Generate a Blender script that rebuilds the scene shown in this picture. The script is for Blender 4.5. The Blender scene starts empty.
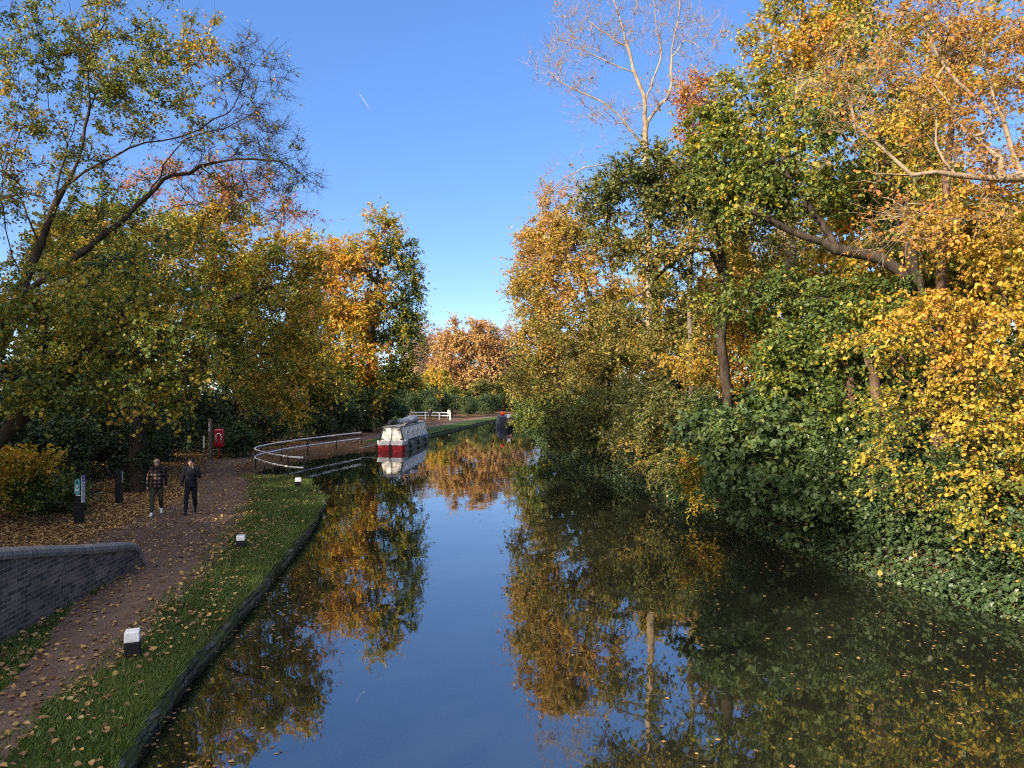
import bpy, bmesh, math
import numpy as np
from mathutils import Vector

# ------------------------------------------------------------------ basics
scene = bpy.context.scene
COL = scene.collection
FPX, HORIZON, CAM_Z = 768.0, 396.0, 4.2
WATER_Z = 0.12
PITCH = math.atan((HORIZON - 384.0) / FPX)
CP, SP = math.cos(PITCH), math.sin(PITCH)


def at(px, py, D):
    """world point that lies D metres ahead of the camera on the ray of a pixel"""
    u, v = (px - 512) / FPX, (384 - py) / FPX
    d = np.array([u, CP - v * SP, SP + v * CP])
    return np.array([0, 0, CAM_Z]) + d * (D / d[1])


def on(px, py, z):
    """world point at height z on the ray of a pixel"""
    u, v = (px - 512) / FPX, (384 - py) / FPX
    d = np.array([u, CP - v * SP, SP + v * CP])
    return np.array([0, 0, CAM_Z]) + d * ((z - CAM_Z) / d[2])


def tag(o, label=None, cat=None, group=None, kind=None):
    if label: o['label'] = label
    if cat: o['category'] = cat
    if group: o['group'] = group
    if kind: o['kind'] = kind
    return o


def empty(name, loc, label, cat, group=None, rotz=0.0):
    o = bpy.data.objects.new(name, None)
    COL.objects.link(o)
    o.location = [float(v) for v in loc]
    o.rotation_euler = (0, 0, rotz)
    o.empty_display_size = 0.3
    return tag(o, label, cat, group)


def link(name, me, parent=None, mats=()):
    for m in mats: me.materials.append(m)
    o = bpy.data.objects.new(name, me)
    COL.objects.link(o)
    if parent: o.parent = parent
    return o


def dup(root, loc, rotz=0.0, scale=1.0, label=None, group=None):
    r = root.copy(); COL.objects.link(r)
    r.location = [float(v) for v in loc]; r.rotation_euler = (0, 0, rotz)
    r.scale = (scale, scale, scale)
    if label: r['label'] = label
    if group: r['group'] = group
    for ch in list(root.children):
        c = ch.copy(); COL.objects.link(c); c.parent = r
        for g in list(ch.children):
            d = g.copy(); COL.objects.link(d); d.parent = c
    return r


def mesh_np(name, verts, faces, smooth=True, attrs=None, mat_index=None):
    """verts (n,3); faces: list of (m,k) int arrays; attrs {name: per face floats}"""
    me = bpy.data.meshes.new(name)
    verts = np.ascontiguousarray(verts, dtype=np.float32)
    faces = [f for f in faces if len(f)]
    tot = np.concatenate([np.full(len(f), f.shape[1], dtype=np.int32) for f in faces])
    loops = np.concatenate([f.reshape(-1) for f in faces]).astype(np.int32)
    start = np.concatenate([[0], np.cumsum(tot)[:-1]]).astype(np.int32)
    me.vertices.add(len(verts)); me.vertices.foreach_set('co', verts.reshape(-1))
    me.loops.add(len(loops)); me.loops.foreach_set('vertex_index', loops)
    me.polygons.add(len(tot)); me.polygons.foreach_set('loop_start', start)
    me.polygons.foreach_set('loop_total', tot)
    me.polygons.foreach_set('use_smooth', np.full(len(tot), bool(smooth)))
    if mat_index is not None:
        me.polygons.foreach_set('material_index', np.asarray(mat_index, dtype=np.int32))
    me.update(calc_edges=True)
    for k, v in (attrs or {}).items():
        a = me.attributes.new(k, 'FLOAT', 'FACE')
        a.data.foreach_set('value', np.asarray(v, dtype=np.float32))
    return me


# ------------------------------------------------------------------ materials
def new_mat(name):
    m = bpy.data.materials.new(name); m.use_nodes = True
    nt = m.node_tree; nt.nodes.clear()
    out = nt.nodes.new('ShaderNodeOutputMaterial')
    return m, nt, out


def ramp(nt, stops, fac=None, interp='LINEAR'):
    r = nt.nodes.new('ShaderNodeValToRGB')
    r.color_ramp.interpolation = interp
    e = r.color_ramp.elements
    while len(e) > 1: e.remove(e[-1])
    e[0].position = stops[0][0]; e[0].color = (*stops[0][1], 1)
    for p, c in stops[1:]:
        x = e.new(p); x.color = (*c, 1)
    if fac is not None: nt.links.new(fac, r.inputs[0])
    return r.outputs[0]


def noise(nt, scale, detail=4, rough=0.55, coord=None, kind='Object', mapscale=None):
    if coord is None:
        tc = nt.nodes.new('ShaderNodeTexCoord'); coord = tc.outputs[kind]
    if mapscale is not None:
        mp = nt.nodes.new('ShaderNodeMapping'); mp.inputs['Scale'].default_value = mapscale
        nt.links.new(coord, mp.inputs[0]); coord = mp.outputs[0]
    n = nt.nodes.new('ShaderNodeTexNoise')
    n.inputs['Scale'].default_value = scale; n.inputs['Detail'].default_value = detail
    n.inputs['Roughness'].default_value = rough
    nt.links.new(coord, n.inputs['Vector'])
    return n.outputs[0]


def mix(nt, fac, a, b, typ='MIX'):
    m = nt.nodes.new('ShaderNodeMix'); m.data_type = 'RGBA'; m.blend_type = typ
    for i, v in ((0, fac), (6, a), (7, b)):
        if isinstance(v, (int, float)): m.inputs[i].default_value = v
        elif isinstance(v, tuple): m.inputs[i].default_value = (*v, 1)
        else: nt.links.new(v, m.inputs[i])
    return m.outputs[2]


def bump(nt, height, strength=0.5, dist=0.02):
    b = nt.nodes.new('ShaderNodeBump')
    b.inputs['Strength'].default_value = strength; b.inputs['Distance'].default_value = dist
    nt.links.new(height, b.inputs['Height'])
    return b.outputs[0]


def principled(nt, out, color, rough=0.7, normal=None, spec=0.3, metal=0.0):
    p = nt.nodes.new('ShaderNodeBsdfPrincipled')
    if isinstance(color, tuple): p.inputs['Base Color'].default_value = (*color, 1)
    else: nt.links.new(color, p.inputs['Base Color'])
    if isinstance(rough, (int, float)): p.inputs['Roughness'].default_value = rough
    else: nt.links.new(rough, p.inputs['Roughness'])
    p.inputs['Specular IOR Level'].default_value = spec
    p.inputs['Metallic'].default_value = metal
    if normal is not None: nt.links.new(normal, p.inputs['Normal'])
    if out is not None: nt.links.new(p.outputs[0], out.inputs[0])
    return p


def plain(name, color, rough=0.6, var=0.25, scale=6.0, spec=0.3, metal=0.0, bmp=0.15):
    """paint or cloth with slight grime and unevenness"""
    m, nt, out = new_mat(name)
    n = noise(nt, scale, 5, 0.6)
    dark = tuple(c * (1 - var) for c in color); lite = tuple(min(1, c * (1 + var * 0.5)) for c in color)
    c = ramp(nt, [(0.3, dark), (0.62, lite)], n)
    principled(nt, out, c, rough, bump(nt, noise(nt, scale * 6, 3), bmp, 0.01), spec, metal)
    return m


def leaf_mat(name, stops, trans=0.35, rough=0.5):
    m, nt, out = new_mat(name)
    a = nt.nodes.new('ShaderNodeAttribute'); a.attribute_name = 'tone'
    c = ramp(nt, stops, a.outputs['Fac'])
    p = principled(nt, None, c, rough, None, 0.35)
    t = nt.nodes.new('ShaderNodeBsdfTranslucent')
    hs = nt.nodes.new('ShaderNodeHueSaturation')
    hs.inputs['Saturation'].default_value = 1.1; hs.inputs['Value'].default_value = 1.12
    nt.links.new(c, hs.inputs['Color']); nt.links.new(hs.outputs[0], t.inputs[0])
    mx = nt.nodes.new('ShaderNodeMixShader'); mx.inputs[0].default_value = trans
    nt.links.new(p.outputs[0], mx.inputs[1]); nt.links.new(t.outputs[0], mx.inputs[2])
    nt.links.new(mx.outputs[0], out.inputs[0])
    return m


def bark_mat(name, c0, c1, scale=5.0):
    m, nt, out = new_mat(name)
    n = noise(nt, scale, 6, 0.65, mapscale=(1, 1, 0.3))
    c = ramp(nt, [(0.3, c0), (0.7, c1)], n)
    principled(nt, out, c, 0.9, bump(nt, noise(nt, scale * 3, 5, 0.7, mapscale=(1, 1, 0.2)), 0.7, 0.04), 0.1)
    return m


# tone 0 green .. 1 orange, one palette for each kind of tree
GRN0, GRN1 = (0.050, 0.085, 0.020), (0.100, 0.145, 0.030)
YGRN, YEL, GOLD = (0.20, 0.21, 0.03), (0.48, 0.34, 0.045), (0.52, 0.28, 0.04)
ORG, BRN, RED = (0.46, 0.19, 0.035), (0.19, 0.095, 0.04), (0.40, 0.10, 0.03)
M_LEAF = {
    'mixed': leaf_mat('leaf_mixed', [(0, GRN0), (0.3, GRN1), (0.5, YGRN), (0.7, YEL), (0.85, GOLD), (1, ORG)]),
    'golden': leaf_mat('leaf_golden', [(0, GRN0), (0.3, GRN1), (0.48, YGRN), (0.68, YEL), (0.95, (0.52, 0.31, 0.045)), (1, (0.46, 0.22, 0.045))]),
    'pale_orange': leaf_mat('leaf_pale_orange', [(0, (0.20, 0.18, 0.06)), (0.5, (0.42, 0.28, 0.10)), (1, (0.40, 0.20, 0.09))]),  # far leaves kept paler, standing in for distance haze
    'olive': leaf_mat('leaf_olive', [(0, (0.05, 0.075, 0.02)), (0.4, (0.12, 0.135, 0.032)), (0.65, (0.25, 0.19, 0.04)), (0.85, (0.36, 0.21, 0.05)), (1, BRN)]),
    'orange': leaf_mat('leaf_orange', [(0, (0.08, 0.10, 0.025)), (0.3, (0.20, 0.185, 0.04)), (0.55, (0.37, 0.26, 0.055)), (0.8, (0.43, 0.23, 0.055)), (1, (0.34, 0.13, 0.045))]),
    'evergreen': leaf_mat('leaf_evergreen', [(0, (0.02, 0.038, 0.014)), (0.5, (0.042, 0.075, 0.024)), (1, (0.09, 0.12, 0.03))], 0.15, 0.4),
    'sycamore': leaf_mat('leaf_sycamore', [(0, (0.04, 0.074, 0.028)), (0.45, (0.078, 0.125, 0.042)), (0.75, (0.12, 0.145, 0.03)), (0.9, (0.36, 0.30, 0.04)), (1, (0.38, 0.2, 0.04))], 0.3),
    'beige': leaf_mat('leaf_beige', [(0, (0.30, 0.20, 0.09)), (0.5, (0.36, 0.23, 0.14)), (1, (0.27, 0.17, 0.125))]),
    'bronze': leaf_mat('leaf_bronze', [(0, (0.22, 0.17, 0.03)), (0.4, (0.42, 0.24, 0.04)), (0.75, (0.44, 0.18, 0.05)), (1, (0.26, 0.11, 0.05))]),
}
M_BARK = {
    'dark': bark_mat('bark_dark', (0.016, 0.013, 0.010), (0.07, 0.055, 0.042)),
    'grey': bark_mat('bark_grey', (0.08, 0.07, 0.055), (0.20, 0.17, 0.135)),
    'pale': bark_mat('bark_pale', (0.15, 0.115, 0.075), (0.36, 0.28, 0.19)),
    'brown': bark_mat('bark_brown', (0.06, 0.04, 0.028), (0.16, 0.105, 0.07)),
}


# ------------------------------------------------------------------ trees
def norm(v):
    return v / np.maximum(np.linalg.norm(v, axis=-1, keepdims=True), 1e-9)


def resample(pts, step):
    pts = np.array(pts, dtype=float)
    if len(pts) == 2:
        n = max(2, int(np.linalg.norm(pts[1] - pts[0]) / step) + 1)
        return pts[0] + (pts[1] - pts[0]) * np.linspace(0, 1, n)[:, None]
    P = np.vstack([2 * pts[0] - pts[1], pts, 2 * pts[-1] - pts[-2]])
    out = []
    for i in range(1, len(P) - 2):
        n = max(1, int(round(np.linalg.norm(P[i + 1] - P[i]) / step)))
        t = (np.arange(n) / n)[:, None]
        p0, p1, p2, p3 = P[i - 1], P[i], P[i + 1], P[i + 2]
        out.append(0.5 * ((2 * p1) + (-p0 + p2) * t + (2 * p0 - 5 * p1 + 4 * p2 - p3) * t ** 2 + (-p0 + 3 * p1 - 3 * p2 + p3) * t ** 3))
    out.append(pts[-1:])
    return np.vstack(out)


def tubes(P, par, rad, min_r=0.0):
    """one surface for a branching skeleton: rings at nodes joined along edges"""
    n = len(P)
    child = np.where(par >= 0)[0]
    child = child[rad[child] >= min_r]
    dirn = np.zeros((n, 3)); dirn[child] = norm(P[child] - P[par[child]])
    main = np.full(n, -1)
    order = child[np.argsort(rad[child])]
    main[par[order]] = order
    tang = dirn.copy()
    hm = main >= 0
    tang[hm] = norm(dirn[hm] + dirn[main[hm]])
    ref = np.array([0.31, 0.93, 0.17])
    side = norm(np.cross(tang, ref)); side2 = np.cross(tang, side)
    V, Fs, base = [], [], 0
    for lo, hi, k in ((0.07, 99, 10), (0.02, 0.07, 6), (min_r, 0.02, 3)):
        e = child[(rad[child] >= lo) & (rad[child] < hi)]
        if not len(e): continue
        ang = np.arange(k) * 2 * math.pi / k
        ca, sa = np.cos(ang)[None, :, None], np.sin(ang)[None, :, None]

        def ring(idx, r):
            return P[idx][:, None, :] + r[:, None, None] * (side[idx][:, None, :] * ca + side2[idx][:, None, :] * sa)
        p = par[e]
        cont = main[p] == e
        r_low = np.where(cont, np.minimum(rad[p], rad[e] * 1.6), np.minimum(rad[p], rad[e] * 1.25))
        # lower ring of a side branch keeps the branch's own frame
        low_idx = np.where(cont, p, e)
        sd, sd2 = side[low_idx], side2[low_idx]
        low = P[p][:, None, :] + r_low[:, None, None] * (sd[:, None, :] * ca + sd2[:, None, :] * sa)
        top = ring(e, rad[e])
        m = len(e)
        V.append(np.concatenate([low, top], axis=1).reshape(-1, 3))
        j = np.arange(k); jn = (j + 1) % k
        f = np.stack([j, jn, jn + k, j + k], axis=1)[None] + (np.arange(m) * 2 * k)[:, None, None] + base
        Fs.append(f.reshape(-1, 4)); base += m * 2 * k
    return np.vstack(V), Fs


def leaves_mesh(rng, pos, axis, nrm, size, tone, near):
    """kite leaves; near leaves get a fold along the midrib"""
    n = len(pos)
    axis = norm(axis); sidev = norm(np.cross(axis, nrm)); nrm = np.cross(sidev, axis)
    L = size[:, None]; W = (size * rng.uniform(0.34, 0.5, n))[:, None]
    b = pos; t = pos + axis * L
    if near:
        lift = nrm * L * rng.uniform(0.02, 0.22, n)[:, None]
        curl = -nrm * L * rng.uniform(0.0, 0.3, n)[:, None]
        t = t + curl
        a1 = pos + axis * L * 0.28; a2 = pos + axis * L * 0.66
        V = np.stack([b, a1 + sidev * W + lift, a2 + sidev * W * 0.86 + lift + curl * 0.3, t,
                      a2 - sidev * W * 0.86 + lift + curl * 0.3, a1 - sidev * W + lift], axis=1)
        q = np.array([[0, 1, 2, 3], [0, 3, 4, 5]])
        F = (q[None] + (np.arange(n) * 6)[:, None, None]).reshape(-1, 4)
        return V.reshape(-1, 3), [F], np.repeat(tone, 2)
    m = pos + axis * L * 0.45
    V = np.stack([b, m + sidev * W, t, m - sidev * W], axis=1)
    F = np.arange(4 * n).reshape(n, 4)
    return V.reshape(-1, 3), [F], tone


def patches(rng, pos, scale):
    out = np.zeros(len(pos))
    for _ in range(5):
        k = rng.normal(size=3) * scale; ph = rng.uniform(0, 6.28)
        out += np.sin(pos @ k + ph)
    return out / 5


def lobe(px, py, D, rx, ry, n, tone, rd=None, leafy=1.0):
    return (at(px, py, D), (rx * D / FPX, rx * D / FPX if rd is None else rd, ry * D / FPX), n, tone, leafy)


def make_tree(name, label, cat, seed, base, trunks, lobes, leaf='mixed', bark='dark', r_base=0.3, r_tip=0.006, twigs=8,
              twig_len=(0.5, 1.0), per_twig=11, leaf_size=(0.09, 0.15), near=True, droop=0.25, spread=0.10, step=0.45,
              group=None, twig_min=0.0, shell=0.45, wood_twigs=True, up=0.25, thick=2.3, dens=0.8, fleck=0.12, flat=1.0, taper=1.35, fine=0.75):
    rng = np.random.default_rng(seed)
    base = np.array(base, dtype=float)
    P, par = [], []
    for ti, tr in enumerate(trunks):
        pts = resample(tr, step)
        pts[1:-1] += rng.normal(size=(len(pts) - 2, 3)) * step * 0.06
        if ti == 0:
            prev = -1
        else:
            d = np.linalg.norm(np.array(P) - pts[0], axis=1); prev = int(np.argmin(d)); pts = pts[1:]
        for p in pts:
            P.append(p); par.append(prev); prev = len(P) - 1
    n_trunk = len(P)
    # clumps of foliage to reach
    A, AT, AL, AC = [], [], [], []
    for c, r, n, tone, leafy in lobes:
        m = int(n * 1.7); n = int(n * dens)
        u = norm(rng.normal(size=(m, 3))) * (rng.uniform(0, 1, m) ** shell)[:, None]
        u = u[np.argsort(-patches(rng, u, 3.6) - 0.35 * rng.normal(size=m))[:n]]
        A.append(c + u * np.array(r)); AT.append(np.full(n, tone)); AL.append(np.full(n, leafy)); AC.append(np.repeat(np.array(c)[None], n, 0))
    A = np.vstack(A); AT = np.concatenate(AT); AL = np.concatenate(AL); AC = np.vstack(AC)
    ok = A[:, 2] > base[2] + 0.25
    A, AT, AL, AC = A[ok], AT[ok], AL[ok], AC[ok]
    T0 = np.array(P)
    dist = np.min(np.linalg.norm(A[:, None, :] - T0[None, :, :], axis=2), axis=1)
    o = np.argsort(dist); A, AT, AL, AC = A[o], AT[o], AL[o], AC[o]
    cap = n_trunk + int(np.sum(np.maximum(3, dist / step + 3))) + 10
    PP = np.zeros((cap, 3)); PP[:n_trunk] = T0; n = n_trunk
    low = max(1, int(n_trunk * 0.06))
    tips = []
    for a in A:
        d = PP[low:n] - a
        dd = np.sqrt(np.einsum('ij,ij->i', d, d))
        cost = dd + 0.7 * np.maximum(0, d[:, 2] + 0.3 * dd)
        i = low + int(np.argmin(cost)); p0 = PP[i]; L = dd[i - low]
        pd = p0 - PP[par[i]] if par[i] >= 0 else np.array([0, 0, 1.0])
        pd = pd / (np.linalg.norm(pd) + 1e-9)
        c = p0 + pd * L * 0.35 + np.array([0, 0, L * 0.12]) + rng.normal(size=3) * L * 0.1
        k = max(2, int(L / step))
        prev = i
        for t in np.linspace(0, 1, k + 1)[1:]:
            q = (1 - t) ** 2 * p0 + 2 * t * (1 - t) * c + t * t * a
            if t < 1: q = q + rng.normal(size=3) * step * 0.13
            PP[n] = q; par.append(prev); prev = n; n += 1
        tips.append(prev)
    P = PP[:n]; par = np.array(par)
    # pipe-model radii
    acc = np.zeros(n)
    for i in range(n - 1, -1, -1):
        if acc[i] == 0: acc[i] = r_tip ** thick
        if par[i] >= 0: acc[par[i]] += acc[i]
    rad = acc ** (1 / thick)
    rad = r_tip + (r_base - r_tip) * (np.maximum(rad - r_tip, 0) / max(rad[0] - r_tip, 1e-6)) ** taper
    # root flare
    h = P[:n_trunk, 2] - base[2]
    rad[:n_trunk] *= 1 + 0.45 * np.exp(-np.maximum(h, 0) / 0.35)
    V, Fs = tubes(P, par, rad, twig_min)
    root = empty(name, base, label, cat, group)
    # twigs
    tips = np.array(tips)
    extra = np.where((rad < r_tip * 3.2) & (np.arange(n) >= n_trunk))[0]
    src = np.repeat(np.arange(len(tips)), twigs)
    org = P[tips][src]
    outw = norm(org - AC[src] + np.array([0, 0, 0.3]))
    dirs = norm(norm(rng.normal(size=(len(org), 3))) + outw * 0.55 + np.array([0, 0, up]))
    dirs[:, 2] *= flat; dirs = norm(dirs)
    # start some twigs back along their branch
    back = par[tips][src]; tb = rng.uniform(0, 1, len(org))[:, None]
    org = org * tb + P[np.maximum(back, 0)] * (1 - tb)
    tl = rng.uniform(*twig_len, len(org))[:, None]
    bend = rng.normal(size=(len(org), 3)) * 0.26 + np.array([0, 0, -droop])

    def tw(t):
        return org + dirs * tl * t + bend * tl * t * t
    if wood_twigs:
        K = 3; rr = r_tip * 0.8
        ts = [0, 0.5, 1.0]
        s1 = norm(np.cross(dirs, np.array([0.2, 0.3, 0.9]))); s2 = np.cross(dirs, s1)
        ang = np.arange(K) * 2 * math.pi / K
        rings = []
        for t in ts:
            r = rr * (1 - 0.65 * t)
            rings.append(tw(t)[:, None, :] + r * (s1[:, None, :] * np.cos(ang)[None, :, None] + s2[:, None, :] * np.sin(ang)[None, :, None]))
        TV = np.stack(rings, axis=1).reshape(-1, 3)
        j = np.arange(K); jn = (j + 1) % K
        f = np.concatenate([np.stack([j, jn, jn + K, j + K], 1) + K * q for q in range(2)])
        TF = (f[None] + (np.arange(len(org)) * 3 * K)[:, None, None] + len(V)).reshape(-1, 4)
        V = np.vstack([V, TV]); Fs = Fs + [TF]
    link('trunk', mesh_np('trunk', V - base, Fs), root, [M_BARK[bark]])
    # leaves
    if per_twig > 0:
        keep = rng.uniform(0, 1, len(org)) < AL[src]
        idx = np.where(keep)[0]
        li = np.repeat(idx, int(round(per_twig / fine ** 1.6)))
        li = li[rng.uniform(0, 1, len(li)) < 0.5 + 0.5 * AL[src][li]]
        t = rng.uniform(0.1, 1.05, len(li))[:, None]
        pos = org[li] + dirs[li] * tl[li] * t + bend[li] * tl[li] * t * t
        pos = pos + rng.normal(size=pos.shape) * spread * 0.35 * np.array([1, 1, 0.4 + 0.6 * flat])
        ax = norm(dirs[li] * 0.5 + rng.normal(size=pos.shape) * 0.8 + np.array([0, 0, -0.35]))
        nr = norm(rng.normal(size=pos.shape) * 0.75 + np.array([0, 0, 0.85]) + outw[li] * 0.45)
        size = rng.uniform(leaf_size[0] * .75, leaf_size[1] * 1.05, len(li)) * fine
        tw_tone = rng.normal(size=len(tips)) * .07; tg_tone = rng.normal(size=len(org)) * .05
        tone = np.clip(AT[src][li] + tw_tone[src][li] + tg_tone[li] + 0.26 * patches(rng, pos, 0.9) + rng.normal(size=len(li)) * 0.10 + (rng.uniform(0, 1, len(li)) < fleck) * 0.24, 0, 1)
        LV, LF, lt = leaves_mesh(rng, pos, ax, nr, size, tone, near)
        link('crown', mesh_np('crown', LV - base, LF, False, {'tone': lt}), root, [M_LEAF[leaf]])
    return root


# ------------------------------------------------------------------ the course of the canal
E_D = [-60, 0, 7.7, 9.3, 11.2, 13.1, 17.3, 23.2, 29.1, 30.4, 32, 34, 35.8, 36.6, 37.5, 39, 42, 47, 51, 56, 59, 62, 70, 75, 78, 90, 105, 120, 140, 170, 250, 420]
E_X = [-2.6, -3.3, -4.06, -4.43, -4.71, -4.92, -5.40, -6.10, -7.08, -7.6, -8.5, -9.05, -9.4, -10.5, -11.8, -12.8, -13.5, -13.6, -13.0, -11.9, -10.9, -10.35, -10.0, -9.0, -8.3, -6.9, -5.2, -3.6, -0.5, 6, 32, 90]
R_D = [-60, 0, 13.8, 17, 19.2, 22.4, 27.8, 31.3, 36.7, 40.8, 49.6, 64.5, 92, 110, 130, 150, 170, 250, 420]
R_X = [11.5, 10.6, 9.7, 8.9, 8.3, 7.8, 7.3, 6.5, 5.9, 4.5, 3.3, 2.9, 2.6, 3.2, 5.7, 9, 15, 41, 99]
PR_D = [-60, 0, 7.9, 9.2, 11.2, 13.1, 15.8, 19.7, 23.7, 32.7, 37, 40.6, 44, 50, 58, 66, 80, 95, 120, 160, 420]
PR_X = [-4.6, -5.0, -5.2, -5.35, -5.6, -5.95, -6.35, -7.3, -8.25, -10.9, -12.9, -14.6, -15.2, -15.2, -13.8, -12.0, -10.6, -9.0, -6.0, 1, 86]
PL_D = [-60, 0, 9.9, 12, 14, 16.5, 17.6, 18.6, 19.9, 23.1, 29, 36, 42.4, 50, 58, 66, 80, 95, 120, 160, 420]
PL_X = [-6.2, -6.2, -6.5, -7.2, -7.8, -8.15, -9.2, -10.6, -11.2, -11.2, -12.3, -14.6, -17, -17.6, -16.5, -14.4, -12.8, -11.0, -7.8, -1.5, 84]


def ex(D): return np.interp(D, E_D, E_X)
def rx_(D): return np.interp(D, R_D, R_X)
def prx(D): return np.interp(D, PR_D, PR_X)
def plx(D): return np.interp(D, PL_D, PL_X)


def wav(x, y):
    return (np.sin(x * 1.3 + y * 0.7) + np.sin(x * 0.6 - y * 1.1 + 2) + 0.5 * np.sin(x * 2.9 + y * 2.3 + 1)) / 2.5


def left_z(x, y):
    """height of the left bank"""
    off = ex(y) - x
    z = 0.47 + 0.03 * wav(x, y) + 0.012 * wav(x * 4.1, y * 3.7)
    z = z - 0.10 * np.exp(-np.maximum(off, 0) / 0.22)
    s_ = np.clip((y - 35.6) / 1.5, 0, 1) * np.clip((61.5 - y) / 2.5, 0, 1)
    z = z - s_ * .62 * np.exp(-np.maximum(off, 0) / .55)
    beyond = np.clip((plx(y) - x - 1.0) / 14.0, 0, 1)
    return z + 0.7 * beyond ** 1.3


def right_z(x, y):
    off = x - rx_(y)
    return -0.55 + 1.75 * (1 - np.exp(-np.maximum(off + 0.35, 0) / 0.75)) + 0.10 * wav(x, y) * np.clip(off, 0, 1)


Mg, nt, out = new_mat('woodland_soil')
c1 = ramp(nt, [(0.3, (0.06, 0.038, 0.022)), (0.55, (0.13, 0.08, 0.045)), (0.75, (0.20, 0.125, 0.07))], noise(nt, 9.0, 8, 0.7))
principled(nt, out, c1, 0.95, bump(nt, noise(nt, 22, 6, 0.7), 0.8, 0.04), 0.1)
Mp, nt, out = new_mat('towpath_grit')
c1 = ramp(nt, [(0.25, (0.095, 0.068, 0.05)), (0.5, (0.165, 0.118, 0.088)), (0.75, (0.25, 0.185, 0.14))], noise(nt, 2.2, 8, 0.72))
c2 = ramp(nt, [(0.40, (0.55, 0.5, 0.45)), (0.62, (1, 1, 1))], noise(nt, 40, 4, 0.7))
principled(nt, out, mix(nt, 0.8, c1, c2, 'MULTIPLY'), 0.92, bump(nt, noise(nt, 55, 5, 0.75), 0.7, 0.02), 0.15)
Mv, nt, out = new_mat('verge_turf')
c1 = ramp(nt, [(0.3, (0.045, 0.055, 0.018)), (0.5, (0.065, 0.115, 0.022)), (0.7, (0.095, 0.15, 0.03))], noise(nt, 3.0, 6, 0.65))
c2 = ramp(nt, [(0.35, (0.4, 0.42, 0.3)), (0.6, (1, 1, 1))], noise(nt, 60, 5, 0.7))
principled(nt, out, mix(nt, 0.85, c1, c2, 'MULTIPLY'), 0.9, bump(nt, noise(nt, 70, 4, 0.7), 1.0, 0.05), 0.15)

# rows along the canal, columns away from its edge
rows = [-60, -45, -30, -20, -12, -6, -2, 1, 3, 4.5]
while rows[-1] < 420: rows.append(rows[-1] + max(0.09, rows[-1] * 0.011))
rows = np.array(rows)
offs = np.concatenate([np.arange(0, 9, 0.11), np.arange(9, 16, 0.3), np.arange(16, 40, 1.5), np.arange(40, 240, 12)])
Y = np.repeat(rows[:, None], len(offs), 1)
X = ex(Y) - offs[None]
Z = left_z(X, Y)
nr_, nc_ = Y.shape
VV = np.stack([X, Y, Z], -1).reshape(-1, 3)
ii = (np.arange(nr_ - 1)[:, None] * nc_ + np.arange(nc_ - 1)[None]).reshape(-1)
FF = np.stack([ii, ii + nc_, ii + nc_ + 1, ii + 1], 1)
fc = VV[FF].mean(1)


def region(x, y):
    """0 soil and leaf litter, 1 towpath, 2 turf"""
    w = 0.10 * wav(x * 3, y * 3) + 0.16 * wav(x * 1.1 + 5, y * 0.9) + 0.05 * wav(x * 9, y * 8)
    r, l = prx(y) + w, plx(y) + w * 0.8
    return np.where(x > r, 2, np.where(x > l, 1, np.where((y < 16.0) & (x > l - 0.9 - w) & (x > -9), 2, 0)))


reg = region(fc[:, 0], fc[:, 1])
bare = (reg == 2) & (fc[:, 1] > 36) & (fc[:, 1] < 62)
reg[bare] = 0


def sub_mesh(name, faces, mat):
    used, inv = np.unique(faces.reshape(-1), return_inverse=True)
    o = link(name, mesh_np(name, VV[used], [inv.reshape(-1, 4)]), None, [mat])
    return tag(o, kind='structure')


sub_mesh('woodland_ground', FF[reg == 0], Mg)
sub_mesh('towpath', FF[reg == 1], Mp)
sub_mesh('grass_verge', FF[reg == 2], Mv)

# right bank
rows2 = np.concatenate([[-60, -30, -10, 0, 5, 9], np.geomspace(11, 420, 170)])
offs2 = np.concatenate([np.arange(-0.5, 5, 0.25), np.arange(5, 20, 1.5), np.arange(20, 240, 15)])
Y2 = np.repeat(rows2[:, None], len(offs2), 1); X2 = rx_(Y2) + offs2[None]
Z2 = right_z(X2, Y2)
n2 = Y2.shape[1]
i2 = (np.arange(len(rows2) - 1)[:, None] * n2 + np.arange(n2 - 1)[None]).reshape(-1)
tag(link('far_bank_ground', mesh_np('far_bank_ground', np.stack([X2, Y2, Z2], -1).reshape(-1, 3),
    [np.stack([i2, i2 + 1, i2 + n2 + 1, i2 + n2], 1)]), None, [Mg]), kind='structure')
# the country below and beyond it all
s = 2600.0
tag(link('ground', mesh_np('ground', np.array([[-s, -s, -1.8], [s, -s, -1.8], [s, s, -1.8], [-s, s, -1.8]]), [np.array([[0, 1, 2, 3]])], False), None, [Mg]), kind='structure')

# water
Mw, nt, out = new_mat('canal_water')
tc = nt.nodes.new('ShaderNodeTexCoord')
n1 = noise(nt, 1.0, 3, 0.5, tc.outputs['Object'], mapscale=(0.9, 0.45, 1))
n2_ = noise(nt, 5.0, 2, 0.5, tc.outputs['Object'], mapscale=(1.0, 0.6, 1))
ad = nt.nodes.new('ShaderNodeMath'); ad.operation = 'MULTIPLY_ADD'; ad.inputs[1].default_value = 0.08
nt.links.new(n2_, ad.inputs[0]); nt.links.new(n1, ad.inputs[2])
pw = principled(nt, out, (0.012, 0.014, 0.009), 0.02, bump(nt, ad.outputs[0], 0.05, 0.12), 0.5)
pw.inputs['IOR'].default_value = 3.0
rw = np.concatenate([[-60, -20, 0], np.geomspace(6, 420, 120)])
L_ = np.stack([ex(rw) - 0.25, rw, rw * 0 + WATER_Z], -1); R_ = np.stack([rx_(rw) + 0.6, rw, rw * 0 + WATER_Z], -1)
k = np.arange(len(rw) - 1); m_ = len(rw)
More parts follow.
